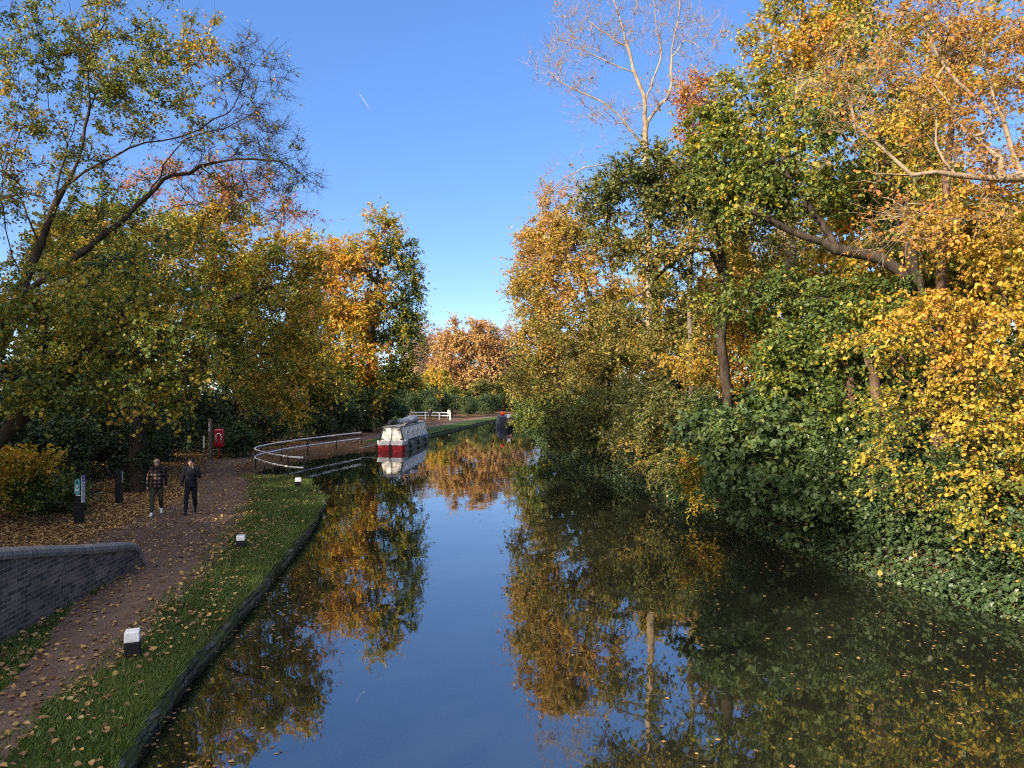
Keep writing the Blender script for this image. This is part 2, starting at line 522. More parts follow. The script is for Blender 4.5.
tag(link('canal_water', mesh_np('canal_water', np.vstack([L_, R_]), [np.stack([k, k + m_, k + m_ + 1, k + 1], 1)]), None, [Mw]), kind='structure')

# ------------------------------------------------------------------ sky, sun, camera
SUN_AZ = math.atan2(-0.70, -0.715)      # x, y of the direction towards the sun
SUN_EL = math.radians(23)
FILL_GLOW = 8.5
w = bpy.data.worlds.new('World'); scene.world = w; w.use_nodes = True
nt = w.node_tree
sky = nt.nodes.new('ShaderNodeTexSky'); sky.sky_type = 'NISHITA'; sky.sun_disc = False
sky.sun_elevation = SUN_EL; sky.sun_rotation = SUN_AZ
sky.air_density = 0.65; sky.dust_density = 0.0; sky.ozone_density = 4.0
hs = nt.nodes.new('ShaderNodeHueSaturation'); hs.inputs['Saturation'].default_value = 1.42; hs.inputs['Hue'].default_value = 0.515; hs.inputs['Value'].default_value = 1.12
gm = nt.nodes.new('ShaderNodeGamma'); gm.inputs[1].default_value = 0.62      # evens the bright rim of the sky out
nt.links.new(sky.outputs[0], gm.inputs[0]); nt.links.new(gm.outputs[0], hs.inputs['Color']); 
# added fill: broad warm glow on the sun's side of the sky lifts shade
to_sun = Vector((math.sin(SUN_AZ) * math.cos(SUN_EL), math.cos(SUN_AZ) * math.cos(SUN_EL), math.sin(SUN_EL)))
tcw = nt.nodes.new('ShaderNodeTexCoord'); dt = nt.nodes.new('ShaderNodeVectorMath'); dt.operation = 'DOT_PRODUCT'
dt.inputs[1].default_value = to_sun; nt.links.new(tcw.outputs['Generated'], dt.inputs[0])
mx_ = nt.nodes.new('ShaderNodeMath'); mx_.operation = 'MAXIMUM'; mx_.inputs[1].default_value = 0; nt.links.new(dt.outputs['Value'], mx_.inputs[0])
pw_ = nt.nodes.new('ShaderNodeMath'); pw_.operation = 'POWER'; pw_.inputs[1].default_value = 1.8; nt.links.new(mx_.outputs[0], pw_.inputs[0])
sc_ = nt.nodes.new('ShaderNodeVectorMath'); sc_.operation = 'SCALE'; sc_.inputs[0].default_value = (FILL_GLOW, FILL_GLOW * .88, FILL_GLOW * .70); nt.links.new(pw_.outputs[0], sc_.inputs['Scale'])
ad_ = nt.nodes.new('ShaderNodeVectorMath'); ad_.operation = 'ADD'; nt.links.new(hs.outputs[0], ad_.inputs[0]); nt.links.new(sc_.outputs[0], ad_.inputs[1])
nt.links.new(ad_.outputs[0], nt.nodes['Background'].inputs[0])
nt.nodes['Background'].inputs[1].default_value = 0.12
sl = bpy.data.lights.new('sun', 'SUN'); sl.energy = 2.8; sl.angle = math.radians(0.6); sl.color = (1.0, 0.90, 0.76)
so = bpy.data.objects.new('sun', sl); COL.objects.link(so)
to_sun = Vector((math.sin(SUN_AZ) * math.cos(SUN_EL), math.cos(SUN_AZ) * math.cos(SUN_EL), math.sin(SUN_EL)))
so.rotation_euler = to_sun.to_track_quat('Z', 'Y').to_euler()
so.location = (-40, -40, 60)
cam = bpy.data.cameras.new('camera'); co = bpy.data.objects.new('camera', cam); COL.objects.link(co)
co.location = (0, 0, CAM_Z); co.rotation_euler = (math.pi / 2 + PITCH, 0, 0)
cam.sensor_width = 36; cam.lens = 27.0; cam.clip_start = 0.1; cam.clip_end = 12000
scene.camera = co
scene.view_settings.view_transform = 'Standard'; scene.view_settings.look = 'None'
scene.view_settings.gamma = 1.0; scene.view_settings.use_curve_mapping = False
scene.view_settings.exposure = 1.98
scene.view_settings.use_white_balance = True; scene.view_settings.white_balance_temperature = 7200; scene.view_settings.white_balance_tint = 12
cy = scene.cycles
cy.max_bounces = 9; cy.diffuse_bounces = 6; cy.glossy_bounces = 3; cy.transmission_bounces = 6; cy.transparent_max_bounces = 4
cy.use_denoising = False; cy.filter_width = 1.15
cy.caustics_reflective = False; cy.caustics_refractive = False

# ------------------------------------------------------------------ trees and shrubs
def P_(D, *px):
    """polyline through pixels at one distance (or (px, py, D) triples)"""
    return [at(p[0], p[1], p[2] if len(p) > 2 else D) for p in px]


def base_at(px, D, z):
    p = at(px, HORIZON, D); return np.array([p[0], p[1], z])


# --- left bank, nearest: tall thin-leaved tree with forked dark stems
b = np.array([-15.6, 20.3, 0.55])
tall_left = make_tree('tall_tree', 'tall dark forked tree at the left edge with bare twigs reaching out over the towpath', 'tree', 11, b,
    [[b] + P_(20, (-44, 440), (-14, 372), (10, 323), (30, 270), (44, 234), (56, 203), (78, 160), (88, 112), (90, 61), (106, 10), (112, -60), (110, -130)),
     P_(20, (54, 203), (62, 170), (68, 146), (80, 102), (84, 60), (70, 10), (66, -60)),
     P_(20, (66, 188), (85, 173), (129, 149), (160, 140), (186, 136), (215, 120), (234, 108), (243, 80), (251, 64), (278, 37)),
     P_(20, (88, 112), (95, 95), (136, 64), (165, 60), (197, 61), (230, 54)),
     P_(20, (22, 292), (48, 276), (78, 256), (108, 232), (146, 197), (163, 180), (200, 167), (237, 159), (281, 163), (319, 186)),
     P_(20, (146, 200), (165, 165), (186, 139), (225, 128), (262, 108)),
     P_(20, (14, 323), (45, 300), (80, 267), (103, 250), (131, 243), (164, 246), (196, 238)),
     P_(20, (40, 240), (10, 180), (-20, 120), (-40, 60)),
     P_(20, (24, 285), (6, 230), (4, 170), (18, 110), (20, 60)), P_(20.5, (18, 310), (-6, 260), (-2, 200), (14, 150), (34, 100), (40, 40)),
     P_(20, (90, 62), (110, 40), (135, 30), (160, 10)), P_(20, (70, 142), (50, 110), (46, 60), (30, 10)), P_(20, (129, 149), (150, 110), (180, 90), (205, 85)),
     P_(20, (200, 167), (225, 185), (255, 205), (285, 215)), P_(20, (108, 232), (150, 215), (190, 205), (230, 212))],
    [lobe(90, 40, 20, 75, 55, 80, .42, leafy=.8), lobe(60, 100, 20, 80, 60, 70, .34, leafy=.75), lobe(150, 95, 20, 60, 45, 52, .45, leafy=.7),
     lobe(190, 50, 20, 50, 40, 44, .45, leafy=.65), lobe(255, 85, 20, 40, 55, 100, .5, leafy=.05), lobe(262, 150, 20, 52, 42, 105, .5, leafy=.04), lobe(240, 200, 20, 60, 22, 70, .5, leafy=.08),
     lobe(290, 180, 20, 36, 22, 44, .5, leafy=.03), lobe(200, 150, 20, 60, 40, 80, .5, leafy=.12), lobe(20, 170, 20, 60, 60, 70, .55, leafy=.4), lobe(110, 175, 20, 50, 50, 50, .5, leafy=.3), lobe(20, 60, 20, 60, 70, 45, .25, leafy=.5),
     lobe(60, 215, 20, 80, 35, 40, .5, leafy=.6), lobe(-40, 120, 20, 60, 120, 50, .4, leafy=.5), lobe(100, -60, 20, 120, 60, 70, .5, leafy=.5),
     lobe(170, 238, 20, 50, 25, 22, .55, leafy=.4)],
    leaf='mixed', bark='dark', r_base=.19, twigs=10, twig_len=(.18, .5), per_twig=6, leaf_size=(.065, .11), up=.1, droop=.1, taper=1.9, dens=1.0, step=.38)
# leafy understorey tree that hangs over the signposts
b = np.array([-14.2, 17.3, 0.6])
make_tree('leaning_tree', 'low leaning tree with yellow-speckled green leaves over the black signposts', 'tree', 12, b,
    [[b] + P_(17.5, (-60, 500), (-30, 472), (0, 440), (14, 425), (27, 413), (52, 385), (85, 350), (120, 325), (150, 312)),
     P_(17.5, (27, 413), (40, 370), (48, 320), (60, 280)), P_(17.5, (85, 350), (130, 355), (175, 352), (205, 362))],
    [lobe(60, 330, 17.5, 105, 60, 85, .40), lobe(140, 330, 17.5, 75, 55, 70, .44), lobe(195, 365, 17.8, 50, 42, 34, .36), lobe(110, 385, 17.2, 85, 32, 48, .42),
     lobe(20, 390, 17, 55, 34, 34, .52), lobe(30, 290, 18, 70, 50, 40, .38), lobe(150, 280, 18.5, 60, 40, 36, .34), lobe(150, 412, 17.3, 40, 18, 10, .55, leafy=.6)],
    leaf='mixed', bark='dark', r_base=.15, twigs=9, twig_len=(.35, .85), per_twig=8, leaf_size=(.085, .14), droop=.3, dens=.55, flat=.4, fleck=.3)
# olive-yellow tree behind it
b = np.array([-17.5, 36, 0.6])
make_tree('yellowing_tree', 'broad olive-yellow tree between the tall left tree and the red lifebuoy', 'tree', 13, b,
    [[b] + P_(36, (150, 420), (165, 380), (180, 330), (200, 280), (215, 240)), P_(36, (180, 330), (230, 300), (280, 285)), P_(36, (165, 380), (120, 320), (90, 280))],
    [lobe(215, 245, 36, 65, 45, 85, .56), lobe(255, 300, 36, 68, 60, 110, .50), lobe(285, 265, 37, 38, 45, 55, .58), lobe(150, 270, 36, 75, 55, 85, .46),
     lobe(225, 360, 35, 70, 45, 75, .40), lobe(300, 385, 36, 38, 34, 45, .56), lobe(150, 350, 36, 80, 50, 70, .36), lobe(80, 280, 38, 70, 60, 60, .5)],
    leaf='mixed', bark='dark', r_base=.33, twigs=10, twig_len=(.5, 1.1), per_twig=11, leaf_size=(.12, .2), near=False)
b = np.array([-18.6, 50.5, 0.6])
make_tree('copper_shrub', 'drooping copper-brown shrub beside the red lifebuoy', 'shrub', 14, b,
    [[b] + P_(50, (240, 420), (250, 402), (262, 390))],
    [lobe(262, 392, 50, 34, 20, 40, .85), lobe(285, 400, 50, 20, 15, 18, .8)], leaf='olive', r_base=.1, twigs=9, twig_len=(.4, .8), per_twig=10, leaf_size=(.1, .16), near=False)
# pinkish tree high behind
b = np.array([-24, 58, 0.8])
make_tree('pink_tree', 'thin pinkish-orange tree showing above the olive-yellow tree', 'tree', 15, b,
    [[b] + P_(58, (196, 380), (205, 300), (215, 240), (225, 190))],
    [lobe(235, 195, 58, 50, 40, 70, .86, leafy=.6), lobe(180, 205, 58, 60, 45, 70, .75, leafy=.7), lobe(290, 235, 58, 40, 40, 60, .84, leafy=.45),
     lobe(320, 275, 58, 22, 50, 36, .8, leafy=.4), lobe(220, 270, 58, 80, 50, 60, .7)],
    leaf='bronze', bark='brown', r_base=.4, r_tip=.009, twigs=11, twig_len=(.7, 1.5), per_twig=9, leaf_size=(.15, .24), near=False)
# tall golden tree by the moored boat; side shade painted into leaf tones
b = np.array([-15.2, 80, 0.6])
make_tree('golden_tree', 'tall golden tree by the moored narrowboat, its shaded right side coloured green', 'tree', 16, b,
    [[b] + P_(81, (369, 400), (372, 350), (376, 290), (378, 240), (380, 215))],
    [lobe(380, 232, 81, 20, 25, 40, .55), lobe(355, 285, 80, 34, 45, 130, .76), lobe(392, 280, 82, 28, 42, 90, .38), lobe(345, 340, 79, 40, 45, 120, .70),
     lobe(395, 335, 82, 30, 40, 90, .34), lobe(365, 385, 79, 40, 30, 80, .44), lobe(398, 380, 82, 20, 26, 44, .3), lobe(330, 295, 80, 26, 50, 90, .74), lobe(340, 255, 80, 20, 26, 36, .7),
     lobe(405, 255, 82, 14, 16, 16, .3), lobe(410, 305, 82, 16, 20, 24, .36)],
    leaf='mixed', bark='dark', r_base=.5, r_tip=.012, twigs=9, twig_len=(.8, 1.7), per_twig=9, leaf_size=(.22, .36), near=False, step=.8)
b = np.array([-20.5, 66, 0.7])
make_tree('ochre_tree', 'ochre tree leaning between the olive-yellow tree and the golden tree', 'tree', 17, b,
    [[b] + P_(66, (292, 410), (300, 350), (310, 310))],
    [lobe(312, 330, 66, 26, 40, 70, .66), lobe(300, 370, 65, 36, 34, 60, .5), lobe(325, 385, 65, 24, 24, 40, .5)],
    leaf='mixed', bark='dark', r_base=.3, r_tip=.01, twigs=9, twig_len=(.7, 1.4), per_twig=9, leaf_size=(.2, .32), near=False, step=.7)
# yellow bush at the lower left
b = np.array([-16.2, 22.5, 0.6])
make_tree('yellow_bush', 'small yellow bush at the left edge behind the fallen leaves', 'bush', 18, b,
    [[b, b + [0, 0, .8], b + [.3, -.2, 1.6]]],
    [lobe(5, 470, 22.3, 45, 28, 46, .66), lobe(35, 462, 22.0, 24, 10, 14, .72), lobe(-5, 500, 22.3, 40, 18, 20, .5), lobe(45, 490, 22.5, 26, 18, 20, .2)],
    leaf='mixed', r_base=.07, twigs=9, twig_len=(.3, .7), per_twig=10, leaf_size=(.08, .13))

# --- dark evergreen shrubs behind the towpath: three builds, then copies


def bush(name, label, seed, base, r, h, n, leaf='evergreen', tone=.45, size=(.11, .19), group=None, near=False, cat='shrub'):
    b = np.array(base, dtype=float); rg = np.random.default_rng(seed)
    tr = [[b, b + [0, 0, h * .35], b + [rg.normal() * .2, rg.normal() * .2, h * .7]]]
    lo = [(b + np.array([0, 0, h * .5]), (r, r, h * .5), n // 2, tone, 1.0)]
    for _ in range(4):
        a = rg.uniform(0, 6.28)
        lo.append((b + np.array([math.cos(a) * r * .6, math.sin(a) * r * .6, h * rg.uniform(.25, .85)]), (r * .55, r * .55, h * .24), n // 8, tone + rg.normal() * .12, 1.0))
    return make_tree(name, label, cat, seed, b, tr, lo, leaf=leaf, bark='dark', r_base=.09, twigs=9, twig_len=(.45, .95), per_twig=12, leaf_size=size,
                     near=near, group=group, wood_twigs=False, shell=.5, up=.15)


HG = 'dark evergreen shrubs along the back of the towpath'
HL = 'dark evergreen shrub in the shadowed row behind the towpath'
s1 = bush('evergreen_shrub', HL, 31, (-20.5, 30.5, .6), 2.1, 4.6, 190, group=HG)
s2 = bush('evergreen_shrub', HL, 32, (-17.2, 28.2, .6), 1.7, 3.3, 150, group=HG)
s3 = bush('evergreen_shrub', HL, 33, (-19.8, 38.0, .6), 2.3, 5.4, 210, group=HG)
rg = np.random.default_rng(77)
for i, (x, y, sc) in enumerate([(-19.6, 24.8, .9), (-21.5, 27, 1.1), (-18.8, 33.2, .85), (-17.6, 35.2, .7), (-20.2, 43.2, 1), (-19.6, 48.5, .9), (-19.8, 53, 1.0), (-18.6, 57.5, .95),
                                (-17.6, 62, .9), (-16.9, 67, 1), (-16.0, 72, 1), (-15.6, 77.5, .95), (-14.8, 84, .9), (-13.6, 90, .9), (-23, 34, 1.2), (-24, 42, 1.3), (-23, 52, 1.3),
                                (-21, 64, 1.3), (-20, 76, 1.3), (-24, 22, 1.1), (-26, 29, 1.3)]):
    dup((s1, s2, s3)[i % 3], (x, y, .6), rg.uniform(0, 6.28), sc)
bush('fern_clump', 'low bright green fern clump behind the front black signpost', 36, (-14.6, 24.6, .55), .9, 1.0, 40, 'sycamore', .35, (.1, .17), near=True, cat='fern')
bush('bramble', 'low green bramble beside the red lifebuoy', 37, (-16.9, 47.2, .55), 1.0, 2.0, 60, 'sycamore', .25, (.12, .18), cat='bramble')
# ivy-clad trunk behind the walkers
b = np.array([-14.6, 29.8, .55])
make_tree('ivy_trunk', 'dark ivy-covered tree trunk rising behind the walker in the checked jacket', 'tree', 38, b,
    [[b, b + [.1, 0, 3], b + [0, .2, 6], b + [-.2, .3, 10]]],
    [(b + np.array([0, 0, z]), (.65, .65, .9), 22, .3, 1) for z in (1, 2.2, 3.4, 4.6, 5.8)] + [(b + np.array([0, 0, 8.5]), (2.6, 2.6, 1.8), 50, .5, 1)],
    leaf='evergreen', bark='dark', r_base=.36, twigs=8, twig_len=(.25, .5), per_twig=10, leaf_size=(.09, .15), near=False, wood_twigs=False)

# --- woodland behind on both banks: three builds and copies
WG = 'background trees of the left wood'


def wood_tree(name, label, seed, base, h, r, leaf, tone, n=200, group=None, size=(.2, .32), bark='dark', leafy=1.0, tw=(.7, 1.4)):
    b = np.array(base, dtype=float); rg = np.random.default_rng(seed)
    t = [[b, b + [rg.normal() * .2, rg.normal() * .2, h * .3], b + [rg.normal() * .5, rg.normal() * .5, h * .62], b + [rg.normal() * .7, rg.normal() * .7, h * .95]]]
    lo = []
    for q in range(9):
        a = rg.uniform(0, 6.28); zz = rg.uniform(.25, .92); rr = r * (1 - .6 * max(0, zz - .45) / .5)
        lo.append((b + np.array([math.cos(a) * rr * .55, math.sin(a) * rr * .55, h * zz]), (rr * .6, rr * .6, h * .13), n // 9, float(np.clip(tone + rg.normal() * .12, 0, 1)), leafy))
    return make_tree(name, label, 'tree', seed, b, t, lo, leaf=leaf, bark=bark, r_base=h * .016, r_tip=.01, twigs=9, twig_len=tw, per_twig=10,
                     leaf_size=size, near=False, group=group, step=.7)


W1 = wood_tree('wood_tree', 'green and yellow tree in the depth of the left wood', 41, (-25, 46, .9), 16, 5.0, 'mixed', .36, 260, WG)
W2 = wood_tree('wood_tree', 'green and yellow tree in the depth of the left wood', 42, (-29, 30, 1.0), 17, 5.2, 'mixed', .45, 260, WG)
for i, (x, y, sc, a) in enumerate([(-23, 62, .85, 1), (-34, 40, 1.1, 2), (-31, 56, 1.1, 3), (-26, 74, 1.0, 4), (-36, 68, 1.2, 5), (-24, 90, 1, .5), (-32, 20, 1.1, 1.5), (-21, 100, .9, 2.5)]):
    dup((W1, W2)[i % 2], (x, y, .9), a, sc)
# beside and behind the camera, the same wood carries on and shades the towpath
for i, (x, y, sc, a) in enumerate([(-19.5, 9, 1.0, 1.1), (-24, 13.5, 1.3, 2.7), (-23, 4, 1.15, 4.4), (-22, 22, .95, 5.1), (-23, -7, 1.3, 2.2)]):
    dup((W1, W2)[i % 2], (x, y, .8), a, sc, 'tree of the left wood outside the photograph')

for i, (x, y, sc) in enumerate([(-18.2, 13, 1.25), (-17.6, 8, 1.2), (-19, 17.5, 1.1), (-16, 3, 1.2)]):
    dup(s3, (x, y, .6), i * 1.9, sc, 'evergreen shrub of the left wood outside the photograph')

# --- far end of the canal
b = np.array([-10.3, 182, .6])
make_tree('orange_tree', 'rounded orange tree closing the view at the far end of the canal', 'tree', 51, b,
    [[b] + P_(182, (469, 390), (470, 350), (471, 318))],
    [lobe(472, 335, 182, 24, 25, 90, .60), lobe(460, 364, 181, 30, 26, 110, .64), lobe(492, 358, 183, 24, 28, 90, .66), lobe(478, 385, 181, 30, 16, 60, .55), lobe(450, 348, 182, 16, 22, 50, .6)],
    leaf='pale_orange', bark='dark', r_base=.5, r_tip=.02, twigs=9, twig_len=(1.2, 2.6), per_twig=10, leaf_size=(.4, .7), near=False, step=1.5)
b = np.array([-17.5, 150, .6])
make_tree('yellow_tree', 'low lemon-yellow tree left of the orange tree at the far end', 'tree', 52, b,
    [[b] + P_(150, (425, 400), (430, 385))],
    [lobe(437, 380, 150, 14, 12, 40, .66), lobe(425, 392, 149, 16, 12, 36, .5), lobe(450, 393, 149, 14, 10, 30, .38), lobe(415, 398, 150, 14, 10, 24, .3)],
    leaf='mixed', r_base=.25, r_tip=.02, twigs=9, twig_len=(.9, 1.8), per_twig=10, leaf_size=(.3, .5), near=False, step=1.2)
for i, (px, top, w_, lab, sd) in enumerate([(412, 330, 16, 'bare reddish tree just right of the golden tree at the far end', 57), (492, 334, 20, 'dull brown bare tree right behind the orange tree at the far end', 58), (520, 340, 16, 'pale bare tree at the right side of the far gap', 59), (424, 318, 18, 'bare pale tree left of the orange tree at the far end', 53), (440, 322, 16, 'twiggy bare tree directly behind the lemon-yellow tree at the far end', 54),
                                       (508, 322, 18, 'thin pinkish bare tree right of the orange tree at the far end', 55)]):
    b = base_at(px, 215, .8)
    make_tree('bare_tree', lab, 'tree', sd, b, [[b] + P_(215, (px, 380), (px + 1, 350), (px - 1, top + 6))],
        [lobe(px, (top + 385) / 2 + 4, 215, w_, (385 - top) / 2.0, 260, .5, leafy=.75)],
        leaf='beige', bark='pale', r_base=.32, r_tip=.022, twigs=10, twig_len=(1.2, 2.4), per_twig=7, leaf_size=(.3, .5), near=False, step=1.6)
FG = 'dark trees beyond the far bend'
f1 = wood_tree('far_tree', 'dull green tree low beyond the far bend of the canal', 56, (-20, 200, .6), 11, 7, 'olive', .3, 200, FG, (.45, .8), tw=(1, 2))
for i, (x, y, sc) in enumerate([(-29, 190, .9), (-38, 185, 1.0), (-46, 210, 1.2), (-4, 205, 1.0), (4, 198, .9), (12, 180, .9), (20, 190, 1.2), (-12, 192, .8), (-17, 175, .7), (-7, 176, .7), (-24, 170, .8), (-1, 180, .8), (-60, 230, 1.4), (-14, 230, 1.2), (0, 240, 1.3)]):
    dup(f1, (x, y, .6), i * 1.7, sc)
for i, (x, y, sc) in enumerate([(-19, 112, .9), (-22, 122, 1.1), (-20, 134, .9), (-17, 142, .6), (-9, 152, .6), (-4, 160, .7), (2, 164, .8), (-13, 126, .6), (-11, 133, .7), (-8, 140, .6), (-5, 147, .7), (-15, 130, .9)]):
    dup(s3, (x, y, .6), i * 2.1, sc * 1.2, 'dark evergreen shrub beyond the far white railing', 'evergreen shrubs beyond the far railing')

# --- right bank
# tree with pale twisted boughs at the upper right
b = np.array([12.4, 16.8, 1.1])
make_tree('bronze_tree', 'bronze-leaved tree with pale twisted boughs reaching in from the upper right', 'tree', 61, b,
    [[b] + [np.array(q) for q in ((12.3, 16.4, 4), (12.0, 15.5, 6.6), (10.9, 14.6, 7.7))] + P_(14, (1062, 200), (1024, 176), (1000, 178), (958, 174), (910, 174), (876, 172), (854, 157)),
     P_(14, (910, 173), (885, 150), (859, 129), (855, 115), (850, 103), (831, 86), (807, 88)),
     P_(14, (962, 175), (945, 160), (938, 146), (937, 130), (938, 116), (923, 99), (905, 90), (885, 82)),
     P_(14, (1010, 177), (1000, 159), (975, 137), (950, 108), (932, 82), (945, 64), (951, 30), (955, -20)),
     P_(14, (978, 140), (986, 132), (992, 116), (975, 98), (958, 82), (940, 60), (925, 30)),
     [np.array(q) for q in ((12.0, 15.5, 6.6), (11.5, 15, 9), (10.6, 14.6, 12), (9.8, 14, 14.5))],
     P_(14, (1024, 178), (1000, 120), (985, 60), (990, 0))],
    [lobe(950, 40, 14, 70, 45, 60, .45, leafy=.75), lobe(1010, 60, 14.5, 60, 60, 60, .40, leafy=.8), lobe(880, 70, 14, 50, 45, 44, .6, leafy=.35), lobe(820, 80, 14, 36, 40, 16, .6, leafy=.3),
     lobe(840, 150, 14, 36, 40, 14, .6, leafy=.3), lobe(1000, 180, 14.2, 60, 60, 44, .42, leafy=.7), lobe(900, 215, 14, 45, 40, 28, .55, leafy=.5), lobe(960, 120, 14.4, 60, 50, 44, .5, leafy=.6),
     lobe(900, 10, 14, 60, 30, 36, .5, leafy=.6), lobe(1080, 60, 15, 60, 110, 50, .45), lobe(990, -50, 14.5, 90, 50, 40, .5, leafy=.7)],
    leaf='bronze', bark='pale', r_base=.14, twigs=10, twig_len=(.25, .7), per_twig=4, leaf_size=(.06, .105), up=.05, droop=.2, dens=.7, taper=1.45, flat=.6)
# golden lime at the right edge
b = np.array([9.9, 17.6, 1.0])
make_tree('golden_lime_tree', 'bright yellow tree at the right edge with leaves hanging almost to the water', 'tree', 62, b,
    [[b] + P_(17.2, (941, 480), (938, 400), (942, 270), (948, 160), (952, 60), (955, -60)),
     P_(16.8, (939, 430), (960, 370), (985, 330), (1010, 310)), P_(16.8, (941, 330), (915, 300), (890, 290)), P_(16.6, (938, 420), (920, 390), (895, 375))],
    [lobe(970, 310, 15.6, 75, 34, 34, .72), lobe(1005, 250, 15.4, 45, 30, 20, .68), lobe(1005, 370, 15.2, 55, 36, 34, .70), lobe(905, 340, 16, 48, 24, 18, .66), lobe(915, 400, 15.8, 50, 22, 15, .62),
     lobe(960, 420, 15.5, 60, 26, 20, .66), lobe(1010, 460, 14.8, 45, 34, 22, .54), lobe(960, 490, 15.2, 55, 24, 14, .42), lobe(1010, 545, 14.4, 34, 40, 17, .46), lobe(985, 590, 14.4, 26, 26, 8, .42),
     lobe(880, 460, 16, 26, 40, 10, .58, leafy=.7), lobe(1060, 420, 15, 50, 140, 50, .70), lobe(950, 220, 16, 55, 40, 26, .72), lobe(940, 100, 17.5, 80, 80, 50, .72)],
    leaf='golden', bark='brown', r_base=.25, twigs=8, twig_len=(.35, .9), per_twig=7, leaf_size=(.08, .15), droop=.4, up=0, dens=.8, flat=.38, fleck=.08, fine=.64)
# big green tree with the sweeping bough
b = np.array([12.6, 24.5, 1.1])
make_tree('spreading_tree', 'large green tree whose thick bare bough sweeps up to the left over the canal', 'tree', 63, b,
    [[b] + P_(24, (905, 470), (912, 400), (918, 330), (915, 280), (895, 190), (870, 90), (850, 0), (845, -80)),
     P_(22.5, (916, 300), (900, 270), (882, 260), (837, 247), (794, 232), (770, 220), (752, 210)),
     P_(23, (837, 247), (815, 215), (790, 180), (775, 140)), P_(23.5, (900, 210), (930, 150), (940, 90)), P_(22, (915, 380), (870, 340), (820, 325))],
    [lobe(790, 150, 23, 70, 55, 80, .36), lobe(735, 180, 24, 45, 45, 54, .30), lobe(850, 90, 24, 75, 60, 80, .42), lobe(790, 300, 24.5, 80, 30, 60, .20), lobe(860, 330, 22.5, 70, 55, 70, .18),
     lobe(785, 365, 22, 46, 45, 56, .24), lobe(830, 400, 21.5, 70, 45, 60, .16), lobe(905, 170, 24, 55, 70, 54, .44), lobe(720, 130, 24, 34, 40, 34, .46), lobe(850, 195, 25.5, 60, 40, 44, .34),
     lobe(930, 380, 23, 50, 70, 40, .25), lobe(742, 200, 22.6, 26, 18, 12, .4, leafy=.7), lobe(765, 160, 23, 30, 30, 14, .4), lobe(940, 60, 25, 80, 70, 50, .5)],
    leaf='mixed', bark='dark', r_base=.40, twigs=8, twig_len=(.4, 1.0), per_twig=9, leaf_size=(.12, .2), droop=.3, dens=.62, flat=.6)
# young sycamore below it
b = np.array([8.9, 22.2, 1.0])
make_tree('young_sycamore', 'young broad-leaved green tree leaning from the right bank under the spreading tree', 'tree', 64, b,
    [[b] + P_(22, (812, 500), (800, 470), (775, 445), (750, 430)), P_(21.5, (805, 480), (830, 450), (850, 430)), P_(21, (790, 460), (740, 470), (715, 480))],
    [lobe(760, 440, 21, 62, 42, 70, .32), lobe(745, 480, 20.6, 34, 28, 34, .34), lobe(790, 500, 20, 60, 34, 56, .28), lobe(850, 480, 20.5, 60, 40, 46, .22), lobe(720, 425, 22, 34, 30, 26, .4),
     lobe(840, 545, 18.4, 50, 26, 36, .2), lobe(900, 560, 17.2, 46, 30, 34, .22)],
    leaf='sycamore', bark='brown', r_base=.12, twigs=7, twig_len=(.3, .75), per_twig=9, leaf_size=(.13, .23), droop=.4, flat=.5, fine=.85)
# dark-stemmed oak
b = np.array([8.4, 29.5, 1.1])
make_tree('dark_oak', 'dark-stemmed oak with dull green crown in the middle of the right bank', 'tree', 65, b,
    [[b] + P_(29, (731, 440), (727, 390), (722, 340), (725, 290), (720, 246), (712, 200), (700, 165)),
     P_(29, (722, 275), (710, 250), (694, 251), (669, 266), (643, 292), (620, 300)), P_(29, (724, 262), (735, 240), (746, 271), (765, 290)), P_(29, (715, 220), (680, 195), (650, 180), (620, 170))],
    [lobe(640, 185, 29, 46, 42, 80, .24), lobe(690, 190, 29, 46, 45, 80, .28), lobe(605, 225, 29.5, 32, 40, 50, .30), lobe(660, 255, 29, 50, 30, 50, .36), lobe(705, 300, 29, 30, 30, 12, .55, leafy=.6),
     lobe(640, 320, 29, 40, 30, 26, .5), lobe(755, 225, 30.5, 36, 36, 34, .30)],
    leaf='olive', bark='dark', r_base=.19, twigs=9, twig_len=(.4, 1.0), per_twig=11, leaf_size=(.11, .18), near=False)
# orange-brown trees further on
b = np.array([6.4, 46, 1.0])
make_tree('russet_tree', 'russet and gold tree overhanging the water at the narrowing of the canal', 'tree', 66, b,
    [[b] + P_(46, (610, 420), (600, 350), (585, 290), (570, 230)), P_(46, (600, 350), (560, 320), (535, 300))],
    [lobe(555, 245, 47, 36, 45, 100, .62), lobe(585, 260, 46, 40, 60, 110, .55), lobe(540, 310, 47, 32, 45, 90, .52), lobe(585, 340, 45, 45, 45, 100, .24), lobe(535, 365, 48, 28, 30, 54, .24),
     lobe(625, 360, 44, 45, 45, 90, .25), lobe(528, 255, 48, 14, 20, 16, .66, leafy=.5)],
    leaf='orange', bark='brown', r_base=.3, r_tip=.008, twigs=9, twig_len=(.5, 1.2), per_twig=10, leaf_size=(.13, .22), near=False, up=.15)
b = np.array([4.9, 68, 1.0])
make_tree('amber_tree', 'amber-topped tree leaning out furthest at the right of the gap of sky', 'tree', 67, b,
    [[b] + P_(68, (560, 400), (550, 330), (542, 270), (538, 230))],
    [lobe(540, 245, 68, 24, 30, 56, .62), lobe(530, 290, 68, 22, 35, 60, .56), lobe(545, 340, 68, 30, 40, 80, .46), lobe(530, 380, 67, 24, 26, 50, .34), lobe(560, 200, 68, 20, 26, 40, .7, leafy=.6)],
    leaf='orange', bark='brown', r_base=.32, r_tip=.01, twigs=9, twig_len=(.7, 1.5), per_twig=9, leaf_size=(.18, .3), near=False, step=.7)
